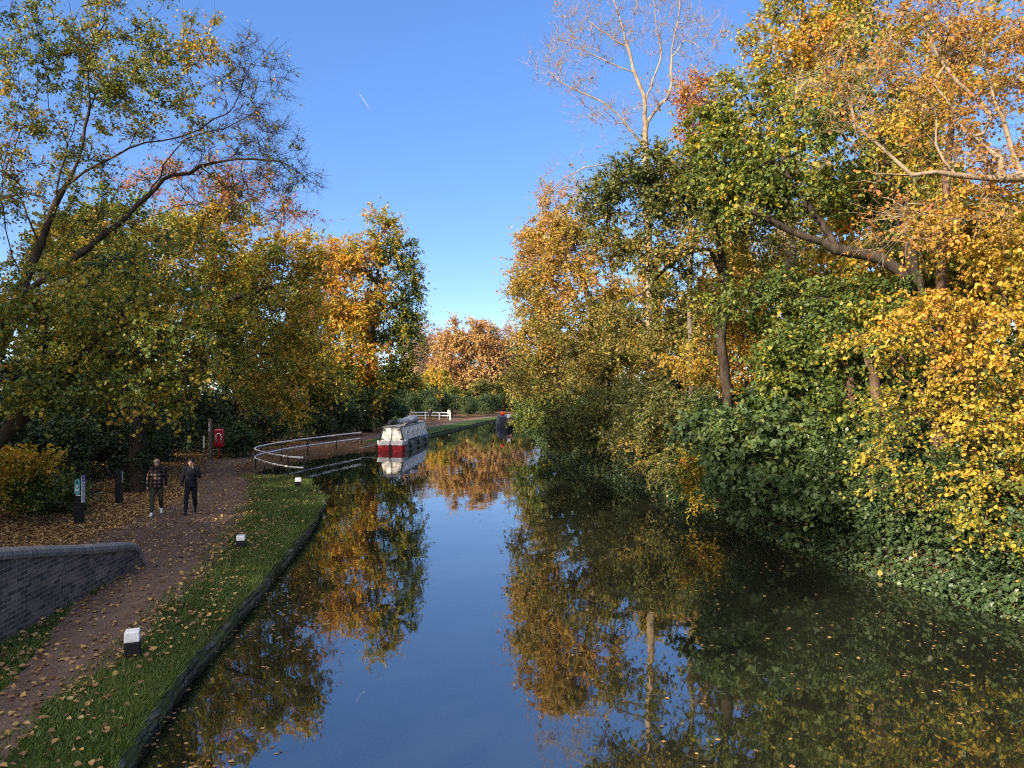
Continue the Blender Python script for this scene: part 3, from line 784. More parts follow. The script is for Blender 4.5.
# tall bare tree against the sky
b = base_at(650, 46, 1.0)
make_tree('tall_bare_tree', 'tall pale bare tree standing out against the blue sky', 'tree', 68, b,
    [[b] + P_(46, (650, 330), (648, 230), (646, 151), (644.5, 104), (640, 85), (635, 73), (628, 47), (620, 16), (612, -5), (606, -60), (604, -110)),
     P_(46, (646, 150), (641, 143), (612, 109), (590, 96), (565, 85), (547, 70), (530, 66)),
     P_(46, (634, 73), (615, 65), (604, 60), (588, 52), (575, 47), (560, 40)),
     P_(46, (628, 50), (614, 40), (599, 29), (582, 16), (565, 5), (550, -20)),
     P_(46, (650, 120), (658, 108), (670, 91), (672, 50), (680, 8), (684, -50)),
     P_(46, (645, 100), (655, 75), (661, 52), (655, 15), (650, -30)), P_(46, (672, 60), (690, 30), (700, 0)), P_(46, (648, 200), (625, 180), (600, 165), (570, 175), (545, 195))],
    [lobe(590, 30, 46, 48, 38, 120, .9, leafy=.02), lobe(650, 10, 46, 44, 50, 135, .9, leafy=.02), lobe(560, 65, 46, 38, 28, 75, .9, leafy=.02), lobe(695, 45, 46, 36, 50, 90, .9, leafy=.03),
     lobe(600, 110, 46, 45, 40, 75, .9, leafy=.02), lobe(660, 100, 46, 26, 24, 20, .45, leafy=.35), lobe(560, 190, 46, 36, 26, 45, .8, leafy=.05), lobe(640, -80, 46, 70, 50, 105, .9, leafy=.02),
     lobe(720, 120, 46, 25, 30, 26, .8, leafy=.1)],
    leaf='bronze', bark='pale', r_base=.22, r_tip=.0115, twigs=5, twig_len=(.4, 1.0), per_twig=5, leaf_size=(.12, .2), near=False, up=.5, droop=-.1, thick=2.2, taper=1.5, dens=1.0)
# yellow and red tops behind the spreading tree
b = np.array([12.5, 34, 1.2])
make_tree('yellow_topped_tree', 'yellow-topped tree rising behind the large spreading tree', 'tree', 69, b,
    [[b] + P_(34, (795, 380), (790, 280), (785, 180), (790, 90), (800, 30), (805, -30)), P_(34, (785, 190), (745, 130), (720, 100))],
    [lobe(800, 40, 34, 60, 45, 90, .66), lobe(750, 110, 34, 50, 45, 80, .58), lobe(850, 50, 34, 50, 60, 60, .6), lobe(770, 190, 34, 70, 60, 70, .52), lobe(750, 290, 34, 60, 45, 50, .56), lobe(820, -30, 34, 70, 40, 60, .66),
     lobe(715, 340, 35, 50, 50, 60, .64)],
    leaf='mixed', bark='grey', r_base=.36, twigs=9, twig_len=(.5, 1.1), per_twig=11, leaf_size=(.13, .22), near=False)
b = np.array([9.2, 39, 1.2])
make_tree('red_topped_tree', 'slim tree with a small red-orange top beside the tall bare tree', 'tree', 70, b,
    [[b] + P_(39, (692, 400), (690, 300), (692, 200), (694, 130), (692, 85))],
    [lobe(694, 95, 39, 18, 24, 34, .84, leafy=.8), lobe(700, 130, 39, 26, 26, 36, .76, leafy=.8), lobe(690, 180, 39, 34, 34, 40, .6), lobe(690, 360, 38, 34, 40, 30, .55), lobe(715, 100, 39, 14, 36, 20, .9, leafy=.2)],
    leaf='orange', bark='grey', r_base=.15, twigs=9, twig_len=(.5, 1.0), per_twig=9, leaf_size=(.13, .2), near=False)
# lower growth that overhangs the water
b = np.array([7.3, 31.5, .9])
make_tree('hawthorn', 'olive and rust hawthorn spreading low over the water beneath the dark oak', 'shrub', 71, b,
    [[b, b + [-.2, -.1, 1.2], b + [-.9, -.3, 2.6], b + [-1.2, -.4, 3.6]], [b + [-.2, -.1, 1.0], b + [-1.6, -.8, 1.8], b + [-2.4, -1, 2.3]]],
    [lobe(690, 420, 30, 55, 34, 70, .28), lobe(650, 445, 31, 50, 24, 50, .36), lobe(640, 400, 32, 45, 30, 50, .3), lobe(700, 470, 28.5, 40, 22, 34, .28)],
    leaf='olive', r_base=.11, twigs=9, twig_len=(.4, .9), per_twig=11, leaf_size=(.1, .17), near=False, droop=.35, bark='grey')
b = np.array([5.6, 41, .9])
make_tree('elder_bush', 'green-brown bush trailing branches into the canal left of the hawthorn', 'shrub', 72, b,
    [[b, b + [-.3, -.2, 1.6], b + [-.9, -.3, 3.2]]],
    [lobe(590, 415, 41, 48, 30, 76, .26), lobe(615, 440, 39, 36, 20, 40, .2), lobe(565, 430, 43, 28, 18, 34, .2)],
    leaf='olive', r_base=.11, twigs=9, twig_len=(.4, 1.0), per_twig=11, leaf_size=(.12, .2), near=False, droop=.3)
b = np.array([4.0, 58, .9])
make_tree('willow_bush', 'mid-green bush at the water where the far boat shows past the right bank', 'shrub', 73, b,
    [[b, b + [-.3, -.2, 1.6], b + [-.6, -.3, 3.6]]],
    [lobe(545, 405, 58, 28, 26, 70, .24), lobe(528, 420, 62, 14, 12, 24, .3), lobe(560, 432, 54, 22, 12, 34, .12)],
    leaf='mixed', r_base=.12, twigs=9, twig_len=(.5, 1.1), per_twig=11, leaf_size=(.15, .25), near=False, droop=.25)
b = np.array([6.3, 25.6, .4])
make_tree('yellow_bush', 'pale yellow-green bush drooping to the water beside the young broad-leaved tree', 'shrub', 74, b,
    [[b, b + [-.2, -.1, .9], b + [-.5, -.3, 1.6]]], [lobe(700, 492, 25, 22, 22, 30, .6), lobe(708, 465, 25.2, 22, 20, 24, .54)],
    leaf='mixed', r_base=.05, twigs=8, twig_len=(.3, .6), per_twig=10, leaf_size=(.09, .14))
# dark tree trunks seen low under the leaves at the right
bush('holly_bush', 'dark glossy holly bush low behind the bright yellow tree', 97, (10.9, 18.6, 1.0), 1.7, 3.0, 150, 'sycamore', .08, (.10, .16), near=True)
for i, (pts, rr, lab) in enumerate([(((905, 500, 20), (893, 455, 20), (880, 415, 20), (874, 370, 20)), .13, 'leaning dark red-brown trunk just left of the bright yellow tree'),
                                (((868, 490, 21), (862, 450, 21), (856, 420, 21), (850, 380, 21)), .11, 'slim dark trunk under the large spreading tree')]):
    pl = P_(20, *pts); b = pl[0] * 1.0; b[2] = right_z(b[0], b[1])
    make_tree('slim_tree', lab, 'tree', 80 + i, b, [[b] + pl[1:]], [(pl[-1] + np.array([0, 0, 1.0]), (1.0, 1.0, .9), 26, .3, 1.0)], leaf='mixed', bark='brown', r_base=rr, twigs=7,
              twig_len=(.3, .8), per_twig=9, leaf_size=(.12, .18))
# right wood behind
RG = 'background trees of the right wood'
V1 = wood_tree('copse_tree', 'yellow-brown tree in the depth of the right wood', 91, (16, 30, 1.2), 15, 4.6, 'mixed', .55, 210, RG)
V2 = wood_tree('copse_tree', 'yellow-brown tree in the depth of the right wood', 92, (13, 50, 1.2), 15, 4.8, 'orange', .42, 210, RG)
for i, (x, y, sc, a) in enumerate([(19, 22, 1.0, 1), (21, 38, 1.1, 2), (11, 60, .9, 3), (9.5, 78, .9, 4), (18, 66, 1.1, 5), (8, 95, .8, .5), (14, 90, 1.1, 1.5), (8.5, 115, .8, 2.2), (26, 28, 1.2, 3.3), (12, 132, .9, 1), (18, 18, .7, 2.8), (24, 46, 1.2, .4), (16, 40, 1.0, 5.2), (22, 56, 1.1, 2.2), (28, 38, 1.2, 4.1)]):
    dup((V1, V2)[i % 2], (x, y, 1.1), a, sc)
for i, (x, y, sc, a) in enumerate([(15.5, 9.5, .8, 1.4), (17, 2, .9, 3.0)]):
    dup(V1, (x, y, 1.1), a, sc, 'yellow-brown tree of the right wood outside the photograph')
UG = 'green undergrowth shrubs on the right bank'
u1 = bush('bank_shrub', 'dark green undergrowth shrub on the right bank', 94, (9.4, 26.5, 1.0), 1.5, 2.4, 110, 'evergreen', .6, (.11, .18), UG)
u2 = bush('bank_shrub', 'dark green undergrowth shrub on the right bank', 95, (10.4, 20.5, 1.0), 1.2, 1.8, 100, 'sycamore', .12, (.11, .18), UG, near=True)
for i, (x, y, sc) in enumerate([(9.2, 34, 1.1), (8.2, 38.5, 1), (7.4, 45, 1.2), (6.0, 52, 1.1), (5.4, 60, 1.2), (4.9, 70, 1.1), (4.6, 80, 1.1), (4.7, 92, 1.1), (12.3, 20.5, 1.1), (12, 29, 1.2), (11.5, 36, 1.4), (10, 44, 1.4),
                                (8.6, 56, 1.5), (8, 68, 1.6), (7.6, 84, 1.6), (6, 104, 1.4), (13.2, 16.2, 1.0), (11.4, 17.6, .8), (6.6, 120, 1.4), (16, 24, 1.9), (16, 32, 2), (14, 42, 1.9), (19, 28, 2.2), (18, 19, 1.8), (12, 56, 2), (10.4, 14.6, .8), (9.7, 16.2, .85), (9.2, 17.9, .8), (8.7, 19.8, .9), (8.1, 23.6, .85), (7.7, 27.4, .9), (7.0, 30.6, .8), (6.3, 35.5, .8), (5.1, 41.5, .9), (3.9, 48, .9)]):
    dup((u1, u2)[i % 2], (x, y, 1.0), i * 1.3, sc)

# ivy and nettles that clothe the right bank down to the water
rg = np.random.default_rng(5)
n = 90000
D = 9 + (100 - 9) * rg.uniform(0, 1, n) ** 2.0
off = rg.uniform(-.45, 2.4, n) ** 1.0
lump = .55 * (wav(D * 1.7, off * 2) + 1) * .5 + .25 * (wav(D * .6 + 3, 1.0 + off) + 1) * .5
x = rx_(D) + off - .35 * lump
z = np.maximum(right_z(x, D), .05) + rg.uniform(0, 1, n) ** .7 * (.35 + 1.1 * lump) * np.clip((off + .55) / .6, .15, 1)
pos = np.stack([x, D, z], -1)
ax = norm(np.stack([-.6 + rg.normal(size=n) * .6, rg.normal(size=n) * .7, -.5 + rg.normal(size=n) * .4], -1))
nr = norm(np.stack([-.5 + rg.normal(size=n) * .5, -.2 + rg.normal(size=n) * .5, .8 + rg.normal(size=n) * .4], -1))
size = rg.uniform(.045, .11, n) * (1 + D / 80)
tone = np.clip(.45 + .22 * patches(rg, pos, .8) + rg.normal(size=n) * .14 + (rg.uniform(0, 1, n) < .03) * .5, 0, 1)
LV, LF, lt = leaves_mesh(rg, pos, ax, nr, size, tone, True)
M_ivy = leaf_mat('leaf_ivy', [(0, (.018, .038, .017)), (.45, (.042, .075, .028)), (.8, (.08, .115, .04)), (.93, (.16, .17, .05)), (1, (.36, .26, .08))], .2, .42)
tag(link('ivy_undergrowth', mesh_np('ivy_undergrowth', LV, LF, False, {'tone': lt}), None, [M_ivy]), kind='stuff')
# ------------------------------------------------------------------ small builders


class MB:
    """collects shapes and links them as one mesh object"""

    def __init__(self): self.bm = bmesh.new()

    def box(self, c, s, rz=0.0, bev=0.0, taper=1.0):
        r = bmesh.ops.create_cube(self.bm, size=1.0)
        ca, sa = math.cos(rz), math.sin(rz)
        for v in r['verts']:
            k = taper if v.co.z > 0 else 1.0
            x, y, z = v.co.x * s[0] * k, v.co.y * s[1] * k, v.co.z * s[2]
            v.co = (c[0] + x * ca - y * sa, c[1] + x * sa + y * ca, c[2] + z)
        if bev > 0:
            es = list({e for v in r['verts'] for e in v.link_edges})
            bmesh.ops.bevel(self.bm, geom=es, offset=bev, segments=2, profile=.6, affect='EDGES')
        return self

    def tube(self, pts, r, k=8, caps=True):
        pts = [Vector([float(q) for q in p]) for p in pts]
        rs = r if isinstance(r, (list, tuple)) else [r] * len(pts)
        rings = []
        for i, p in enumerate(pts):
            a = pts[max(i - 1, 0)]; b = pts[min(i + 1, len(pts) - 1)]
            t = (b - a).normalized()
            ref = Vector((0, 0, 1)) if abs(t.z) < .9 else Vector((1, 0, 0))
            s1 = t.cross(ref).normalized(); s2 = t.cross(s1)
            rings.append([self.bm.verts.new(p + rs[i] * (s1 * math.cos(2 * math.pi * j / k) + s2 * math.sin(2 * math.pi * j / k))) for j in range(k)])
        for q in range(len(rings) - 1):
            for j in range(k):
                f = self.bm.faces.new((rings[q][j], rings[q][(j + 1) % k], rings[q + 1][(j + 1) % k], rings[q + 1][j])); f.smooth = True
        if caps:
            self.bm.faces.new(rings[0][::-1]); self.bm.faces.new(rings[-1])
        return self

    def ball(self, c, r, seg=16):
        res = bmesh.ops.create_uvsphere(self.bm, u_segments=seg, v_segments=max(6, seg // 2), radius=1.0)
        for v in res['verts']:
            v.co = (c[0] + v.co.x * r[0], c[1] + v.co.y * r[1], c[2] + v.co.z * r[2])
            for f in v.link_faces: f.smooth = True
        return self

    def cap(self, p0, r0, p1, r1, k=10):
        """tapered capsule"""
        self.tube([p0, p1], [r0, r1], k); self.ball(p0, (r0,) * 3, 10); self.ball(p1, (r1,) * 3, 10)
        return self

    def loft(self, sections, close=True):
        """sections: equal-length rings of points"""
        rings = [[self.bm.verts.new([float(q) for q in p]) for p in s] for s in sections]
        k = len(rings[0])
        for a, b in zip(rings, rings[1:]):
            for j in range(k if close else k - 1):
                self.bm.faces.new((a[j], a[(j + 1) % k], b[(j + 1) % k], b[j]))
        if close:
            self.bm.faces.new(rings[0][::-1]); self.bm.faces.new(rings[-1])
        return self

    def build(self, name, mat, parent=None, voxel=0.0, smooth=None):
        bmesh.ops.recalc_face_normals(self.bm, faces=self.bm.faces)
        me = bpy.data.meshes.new(name); self.bm.to_mesh(me); self.bm.free()
        if voxel > 0:
            t = bpy.data.objects.new('tmp', me); COL.objects.link(t)
            md = t.modifiers.new('r', 'REMESH'); md.mode = 'VOXEL'; md.voxel_size = voxel; md.use_smooth_shade = True
            sm = t.modifiers.new('s', 'SMOOTH'); sm.iterations = 3; sm.factor = .5
            dg = bpy.context.evaluated_depsgraph_get()
            me2 = bpy.data.meshes.new_from_object(t.evaluated_get(dg))
            bpy.data.objects.remove(t); bpy.data.meshes.remove(me); me = me2; me.name = name
        if smooth is not None:
            for p in me.polygons: p.use_smooth = smooth
        me.materials.clear()
        return link(name, me, parent, [mat])


M_black = plain('black_paint', (.012, .013, .015), .5, .4, 8)
M_white = plain('white_paint', (.78, .78, .76), .5, .18, 9)
M_rail = plain('rail_white', (.80, .80, .79), .5, .25, 5)
M_cream = plain('cream_paint', (.74, .70, .60), .45, .15, 3)
M_red = plain('red_paint', (.36, .02, .028), .45, .25, 3)
M_crimson = plain('crimson_plastic', (.45, .016, .04), .35, .15, 5, .5)
M_navy = plain('navy_paint', (.018, .024, .045), .35, .3, 3, .5)
M_slate = plain('blue_grey_paint', (.11, .135, .16), .5, .4, 2)
M_roofgrey = plain('roof_grey', (.20, .21, .22), .7, .3, 3)
M_tarp = plain('grey_tarpaulin', (.22, .25, .29), .6, .35, 4)
M_glass = plain('dark_glass', (.02, .025, .03), .1, .2, 4, .6)
M_green = plain('dark_green_paint', (.014, .03, .022), .4, .3, 4)
M_teal = plain('teal_plate', (.10, .34, .36), .4, .15, 10)
M_blue = plain('blue_plate', (.02, .05, .38), .4, .15, 10)
M_wood = plain('weathered_timber', (.17, .14, .11), .85, .45, 7)
M_orange = plain('orange_buoy', (.75, .07, .03), .4, .15, 4)

# ------------------------------------------------------------------ canal edge wall
Mst, nt, out = new_mat('mossy_stone')
tc = nt.nodes.new('ShaderNodeTexCoord')
sx = nt.nodes.new('ShaderNodeSeparateXYZ'); nt.links.new(tc.outputs['Object'], sx.inputs[0])
cb = nt.nodes.new('ShaderNodeCombineXYZ'); nt.links.new(sx.outputs[1], cb.inputs[0]); nt.links.new(sx.outputs[2], cb.inputs[1])
bk = nt.nodes.new('ShaderNodeTexBrick'); nt.links.new(cb.outputs[0], bk.inputs['Vector'])
bk.inputs['Scale'].default_value = 1.0; bk.inputs['Brick Width'].default_value = .62; bk.inputs['Row Height'].default_value = .21; bk.inputs['Mortar Size'].default_value = .018
bk.inputs['Color1'].default_value = (.17, .155, .125, 1); bk.inputs['Color2'].default_value = (.32, .29, .245, 1); bk.inputs['Mortar'].default_value = (.045, .04, .032, 1)
grime = ramp(nt, [(.38, (.35, .36, .3)), (.62, (1, 1, 1))], noise(nt, 4, 7, .7))
c = mix(nt, .9, bk.outputs[0], grime, 'MULTIPLY')
moss = ramp(nt, [(.42, (0, 0, 0)), (.54, (1, 1, 1))], noise(nt, 2.6, 7, .7))
c = mix(nt, moss, c, (.10, .12, .045))
hb = nt.nodes.new('ShaderNodeMath'); hb.operation = 'ADD'
nt.links.new(noise(nt, 14, 6, .7), hb.inputs[0]); nt.links.new(bk.outputs[1], hb.inputs[1])
principled(nt, out, c, .9, bump(nt, hb.outputs[0], .8, -.03), .15)
wall_runs = (np.concatenate([np.arange(-6, 34, .14), np.arange(34, 36.3, .1)]), np.geomspace(60.5, 170, 140))
wall_v, wall_f, wall_n = [], [], 0
for rw in wall_runs:
  tx = np.gradient(ex(rw), rw);   nl = np.sqrt(1 + tx * tx)
  nx, ny = 1 / nl, -tx / nl                # points out over the water
  secs = []
  for o_, z_ in ((-.34, .20), (-.30, .285), (-.02, .292), (.035, .25), (.05, .13), (.05, -.05), (.06, -.9), (-.34, -.9)):
      jx = .035 * wav(rw * 6.3 + z_ * 9, rw * 4.9 + o_ * 7) + .045 * wav(rw * 1.2, rw * .7 + z_)
      secs.append(np.stack([ex(rw) + nx * (o_ + jx), rw + ny * (o_ + jx), np.full_like(rw, z_) + (.02 * wav(rw * 2.1, rw * 3.7) if z_ > .2 else 0)], -1))
  S = np.stack(secs, 1); m_, k_ = S.shape[:2]
  j = np.arange(k_); f = np.stack([j, (j + 1) % k_, (j + 1) % k_ + k_, j + k_], 1)
  F_ = (f[None] + (np.arange(m_ - 1) * k_)[:, None, None]).reshape(-1, 4)
  wall_v.append(S.reshape(-1, 3)); wall_f.append(F_ + wall_n); wall_n += len(S) * k_
tag(link('canal_wall', mesh_np('canal_wall', np.vstack(wall_v), wall_f, False), None, [Mst]), 'mossy grey stone wall that edges the grass along the water', 'canal wall')
# pale edging timber at the corner by the third bollard
e0 = Vector((ex(27.6) + .06, 27.6, .36)); e1 = Vector((ex(30.6) + .06, 30.6, .36))
mb = MB(); mb.tube([e0, (e0 + e1) / 2, e1], .085, 4)
tag(mb.build('edging_beam', plain('pale_timber', (.42, .41, .38), .8, .3, 6)), 'pale timber beam along the water edge at the grass corner', 'beam')

# ------------------------------------------------------------------ brick wing wall of the bridge
Mbk, nt, out = new_mat('blue_brick')
tc = nt.nodes.new('ShaderNodeTexCoord')
sx = nt.nodes.new('ShaderNodeSeparateXYZ'); nt.links.new(tc.outputs['Object'], sx.inputs[0])
cb = nt.nodes.new('ShaderNodeCombineXYZ'); nt.links.new(sx.outputs[1], cb.inputs[0]); nt.links.new(sx.outputs[2], cb.inputs[1])
bk = nt.nodes.new('ShaderNodeTexBrick'); nt.links.new(cb.outputs[0], bk.inputs['Vector'])
bk.inputs['Scale'].default_value = 1.0; bk.inputs['Brick Width'].default_value = .23; bk.inputs['Row Height'].default_value = .077; bk.inputs['Mortar Size'].default_value = .007
bk.inputs['Color1'].default_value = (.075, .064, .058, 1); bk.inputs['Color2'].default_value = (.25, .20, .165, 1); bk.inputs['Mortar'].default_value = (.26, .24, .215, 1)
bk.inputs['Bias'].default_value = -.2
c = mix(nt, .85, bk.outputs[0], ramp(nt, [(.35, (.5, .5, .5)), (.65, (1.15, 1.1, 1.05))], noise(nt, 1.6, 7, .7)), 'MULTIPLY')
pale = ramp(nt, [(.62, (0, 0, 0)), (.72, (.6, .6, .6))], noise(nt, 7, 5, .7))
c = mix(nt, pale, c, (.22, .20, .17))
principled(nt, out, c, .8, bump(nt, bk.outputs[1], .6, -.012), .25)
Mcp, nt, out = new_mat('coping_brick')
c = ramp(nt, [(.3, (.11, .105, .10)), (.65, (.25, .24, .225))], noise(nt, 5, 7, .7))
tc = nt.nodes.new('ShaderNodeTexCoord'); wv = nt.nodes.new('ShaderNodeTexWave'); wv.bands_direction = 'Y'; wv.inputs['Scale'].default_value = 2.2
nt.links.new(tc.outputs['Object'], wv.inputs[0])
jl = ramp(nt, [(.0, (.25, .25, .25)), (.05, (1, 1, 1))], wv.outputs[1])
principled(nt, out, mix(nt, 1.0, c, jl, 'MULTIPLY'), .6, bump(nt, noise(nt, 18, 6, .7), .5, .02), .4)
W_D = np.array([2, 6, 9, 11.4, 13, 14.5, 15.6, 16.2, 16.6, 16.85, 17.0, 17.1, 17.14])
W_Z = np.array([3.0, 2.55, 2.15, 1.87, 1.6, 1.33, 1.15, 1.06, .98, .88, .76, .62, .42])
wd = np.concatenate([np.arange(2, 16, .2), np.arange(16, 17.15, .05)])
wz = np.interp(wd, W_D, W_Z); wx = np.interp(wd, [2, 9, 11.4, 17.2], [-7.05, -7.45, -7.68, -8.2])
root = empty('brick_wall', (-7.7, 11, .5), 'dark brick wing wall with rounded coping sloping down beside the towpath', 'wall')
off = np.array(root.location)
mb = MB()
mb.loft([[np.array((x, d, .2)) - off, np.array((x, d, z - .10)) - off, np.array((x - .34, d, z - .10)) - off, np.array((x - .34, d, .2)) - off] for x, d, z in zip(wx, wd, wz)])
mb.build('brickwork', Mbk, root)
mb = MB(); sl_ = np.gradient(wz, wd)
secs = []
for x, d, z, g in zip(wx, wd, wz, np.clip(sl_, -6, 0)):
    tz, ty = 1 / math.hypot(1, g), -g / math.hypot(1, g)
    ring = [(.03, -.10), (.045, -.04), (.03, .02), (-.02, .055), (-.17, .075), (-.32, .055), (-.37, .02), (-.385, -.04), (-.37, -.10)]
    secs.append([np.array((x + a, d + b_ * ty, z + b_ * tz)) - off for a, b_ in ring])
mb.loft(secs)
mb.build('coping', Mcp, root, smooth=False)

# ------------------------------------------------------------------ mooring bollards
BG = 'mooring bollards along the grass verge'


def bollard(px, py, h, w, label, rz):
    p = on(px, py, .47); p[2] = left_z(p[0], p[1]) - .02
    r = empty('mooring_bollard', p, label, 'bollard', BG, rz); r.rotation_euler[0] = .04 * math.sin(px); r.rotation_euler[1] = .05 * math.cos(px * 2)
    hc = h * .36
    MB().box((0, 0, (h - hc) / 2), (w, w, h - hc), 0, .012).build('post', M_black, r)
    MB().box((0, 0, h - hc / 2 + .002), (w * 1.03, w * 1.03, hc), 0, .02, .95).build('cap', M_white, r)
    return r


bollard(133, 657, .42, .20, 'black and white bollard standing closest to the brick wall', .35)
bollard(241, 548, .33, .20, 'black and white bollard on the grass between the wall and the railing', .2)
bollard(298, 487, .42, .24, 'black and white bollard beside the end of the curved railing', .3)

# ------------------------------------------------------------------ signposts
M_mark = plain('grey_mark', (.22, .2, .24), .6, .1)
p = on(79, 523, .5)
r = empty('signpost', p, 'black square signpost with a round teal plate and a blue and white sign strip', 'signpost', None, .03)
MB().box((0, 0, .62), (.21, .21, 1.28), 0, .012).build('post', M_black, r)
s = MB(); s.box((0, -.113, 1.06), (.165, .012, .30), 0, 0)
s.tube([(0, -.106, 1.21), (0, -.1195, 1.21)], .0825, 20); s.tube([(0, -.106, .91), (0, -.1195, .91)], .0825, 20)
pl = s.build('waymark_plate', M_teal, r)
s = MB(); s.tube([(0, -.12, .99), (0, -.126, .99)], .055, 18); s.box((0, -.123, 1.06), (.05, .006, .12)); s.build('arrow', plain('pale_mark', (.6, .72, .72), .5, .1), pl)
s = MB(); s.tube([(0, -.12, 1.19), (0, -.126, 1.19)], .045, 16); s.build('roundel', plain('deep_teal', (.02, .12, .16), .5, .1), pl)
MB().box((.03, -.111, .82), (.12, .01, .025)).build('label_strip', M_white, r)
s = MB(); s.box((.115, 0, .99), (.016, .19, .78), 0, .004); sg = s.build('sign_strip', M_white, r)
MB().box((.124, 0, 1.30), (.008, .186, .2)).build('blue_panel', M_blue, sg)
s = MB(); s.ball((.13, 0, 1.37), (.004, .018, .02)); s.box((.13, 0, 1.325), (.005, .022, .06)); s.box((.13, .02, 1.27), (.005, .018, .07), .0); s.box((.13, -.02, 1.27), (.005, .018, .07)); s.build('walker_symbol', M_white, sg)
for z in (1.10, .92, .74):
    s = MB()
    for dy, dz, w_, h_ in ((0, .045, .11, .018), (0, -.045, .08, .018), (.045, 0, .018, .09), (-.04, -.01, .018, .05)):
        s.box((.126, dy, z + dz), (.006, w_, h_))
    s.build('symbol', M_mark, sg)
p = on(119, 504, .5)
r = empty('signpost', p, 'plain black square signpost with a narrow white label, nearer the walkers', 'signpost', None, .05)
MB().box((0, 0, .56), (.2, .2, 1.18), 0, .012).build('post', M_black, r)
MB().box((.106, 0, .92), (.012, .06, .38)).build('label_strip', plain('dull_white', (.5, .52, .53), .5, .3), r)

# lifebuoy housing and the markers beside it
p = on(219, 458, .55)
r = empty('lifebuoy_housing', p, 'red lifebuoy housing on a post by the dark hedge', 'lifebuoy', None, .15)
s = MB(); s.tube([(0, .05, 0), (0, .05, .8)], .045, 10); s.build('post', M_crimson, r)
s = MB(); s.box((0, 0, 1.17), (.58, .26, 1.1), 0, .12); s.build('cabinet', M_crimson, r, smooth=True)
s = MB(); ang = np.linspace(0, math.pi, 13)
s.tube([(.14 * 1, -.15, .92)] + [(.14 * math.cos(a), -.15, 1.30 + .14 * math.sin(a)) for a in ang] + [(-.14, -.15, .92)], .035, 8)
s.build('ring_mark', M_white, r)
MB().box((.0, -.135, 1.58), (.34, .012, .08)).build('lettering_plate', M_red, r)
p = on(210, 461, .55)
r = empty('marker_post', p, 'tall dark post with a thin white plate left of the red lifebuoy', 'post')
s = MB(); s.box((0, 0, 1.15), (.16, .16, 2.4), .1, .01); s.build('post', M_wood, r)
MB().box((-.02, -.09, 1.95), (.06, .012, .5), .1).build('plate', M_white, r)
p = on(204, 463, .55)
r = empty('white_marker', p, 'short post with a pale vertical plate, half hidden in the hedge', 'post')
s = MB(); s.box((0, 0, .7), (.07, .07, 1.5), .1, .005); s.build('post', M_wood, r)
MB().box((0, -.045, 1.15), (.10, .014, .66), .1).build('plate', M_white, r)

# ------------------------------------------------------------------ railings
def railing(pts, h, label, rails, mat_post, mat_rail, name='railing', r_rail=.042, r_post=.04, square=False):
    c = np.mean(pts, 0); root = empty(name, (c[0], c[1], .45), label, 'railing')
    loc = np.array(root.location)
    for p in pts:
        q = np.array((p[0], p[1], left_z(p[0], p[1]) - .1)) - loc
        s = MB(); s.box((q[0], q[1], q[2] + (h + .12) / 2), (r_post * 2, r_post * 2, h + .12), .3, .006); s.build('post', mat_post, root)
    sm_ = resample([np.array((p[0], p[1], 0)) for p in pts], .35)
    base_z = np.interp(np.arange(len(sm_)), [0, len(sm_) - 1], [left_z(*pts[0]), left_z(*pts[-1])])
    for rz in rails:
        s = MB(); s.tube([np.array((q[0], q[1], bz + rz)) - loc for q, bz in zip(sm_, base_z)], r_rail, 8); s.build('rail', mat_rail, root)
    return root


RP = [(-9.45, 35.0), (-10.35, 35.6), (-12.35, 38.4), (-14.0, 42.0), (-14.1, 47.0), (-13.55, 51.0), (-12.7, 55.6), (-11.75, 60.0)]
railing(RP, .98, 'white two-rail curved railing on black posts around the inlet', (.96, .50), M_black, M_rail)
railing([(-17.8, 108), (-16.6, 112), (-15.2, 115), (-13.2, 117), (-11.2, 118.5), (-9.6, 119)], 1.15, 'distant white railing beyond the moored narrowboat', (1.1, .62), M_rail, M_white, r_rail=.07, r_post=.07)
railing([(-18.3, 99), (-17.4, 100.5), (-16.4, 102), (-15.6, 103.5)], 1.1, 'distant grey-green timber railing left of the narrowboat roof', (1.05, .6, .2), M_wood, M_wood, r_rail=.06, r_post=.07)

# ------------------------------------------------------------------ narrowboat
def ring_hull(y, w, z0, z1, k=.96):
    return [(-w * k / 2, y, z0), (w * k / 2, y, z0), (w / 2, y, z1), (-w / 2, y, z1)]


r = empty('narrowboat', (-8.95, 56.6, 0), 'cream and red narrowboat moored to the left bank with its stern towards the camera', 'narrowboat', None, math.radians(-1.6))
Lb = 16.2
s = MB(); ys = [0, .25, .7, 1.4, 13.2, 14.2, 15.2, 15.9, 16.2]; ws = [1.72, 1.96, 2.05, 2.06, 2.06, 1.86, 1.35, .7, .25]; zt = [.6, .6, .6, .6, .62, .68, .78, .88, .92]
s.loft([ring_hull(y, w_, -.45, z_) for y, w_, z_ in zip(ys, ws, zt)]); s.build('hull', M_navy, r)
s = MB(); s.loft([ring_hull(y, w_ + .03, .05, .565) for y, w_ in zip([-.03, .22, .6], [1.72, 1.97, 2.06])]); ct = s.build('stern_band', M_red, r)
s = MB(); s.loft([ring_hull(y, w_ + .05, .58, .885) for y, w_ in zip([-.05, .22, .72, 1.5], [1.74, 2.0, 2.08, 2.08])]); s.build('counter_rim', M_white, r)
s = MB(); s.box((0, -.12, .25), (.16, .14, .75), 0, .03); s.tube([(0, -.14, .1), (0, -.14, .9), (0, -.05, 1.02), (0, .35, 1.08)], .03, 8); s.build('rudder', M_black, r)
cab = [(-.90, .86), (.90, .86), (.67, 1.9), (.25, 1.95), (-.25, 1.95), (-.67, 1.9)]
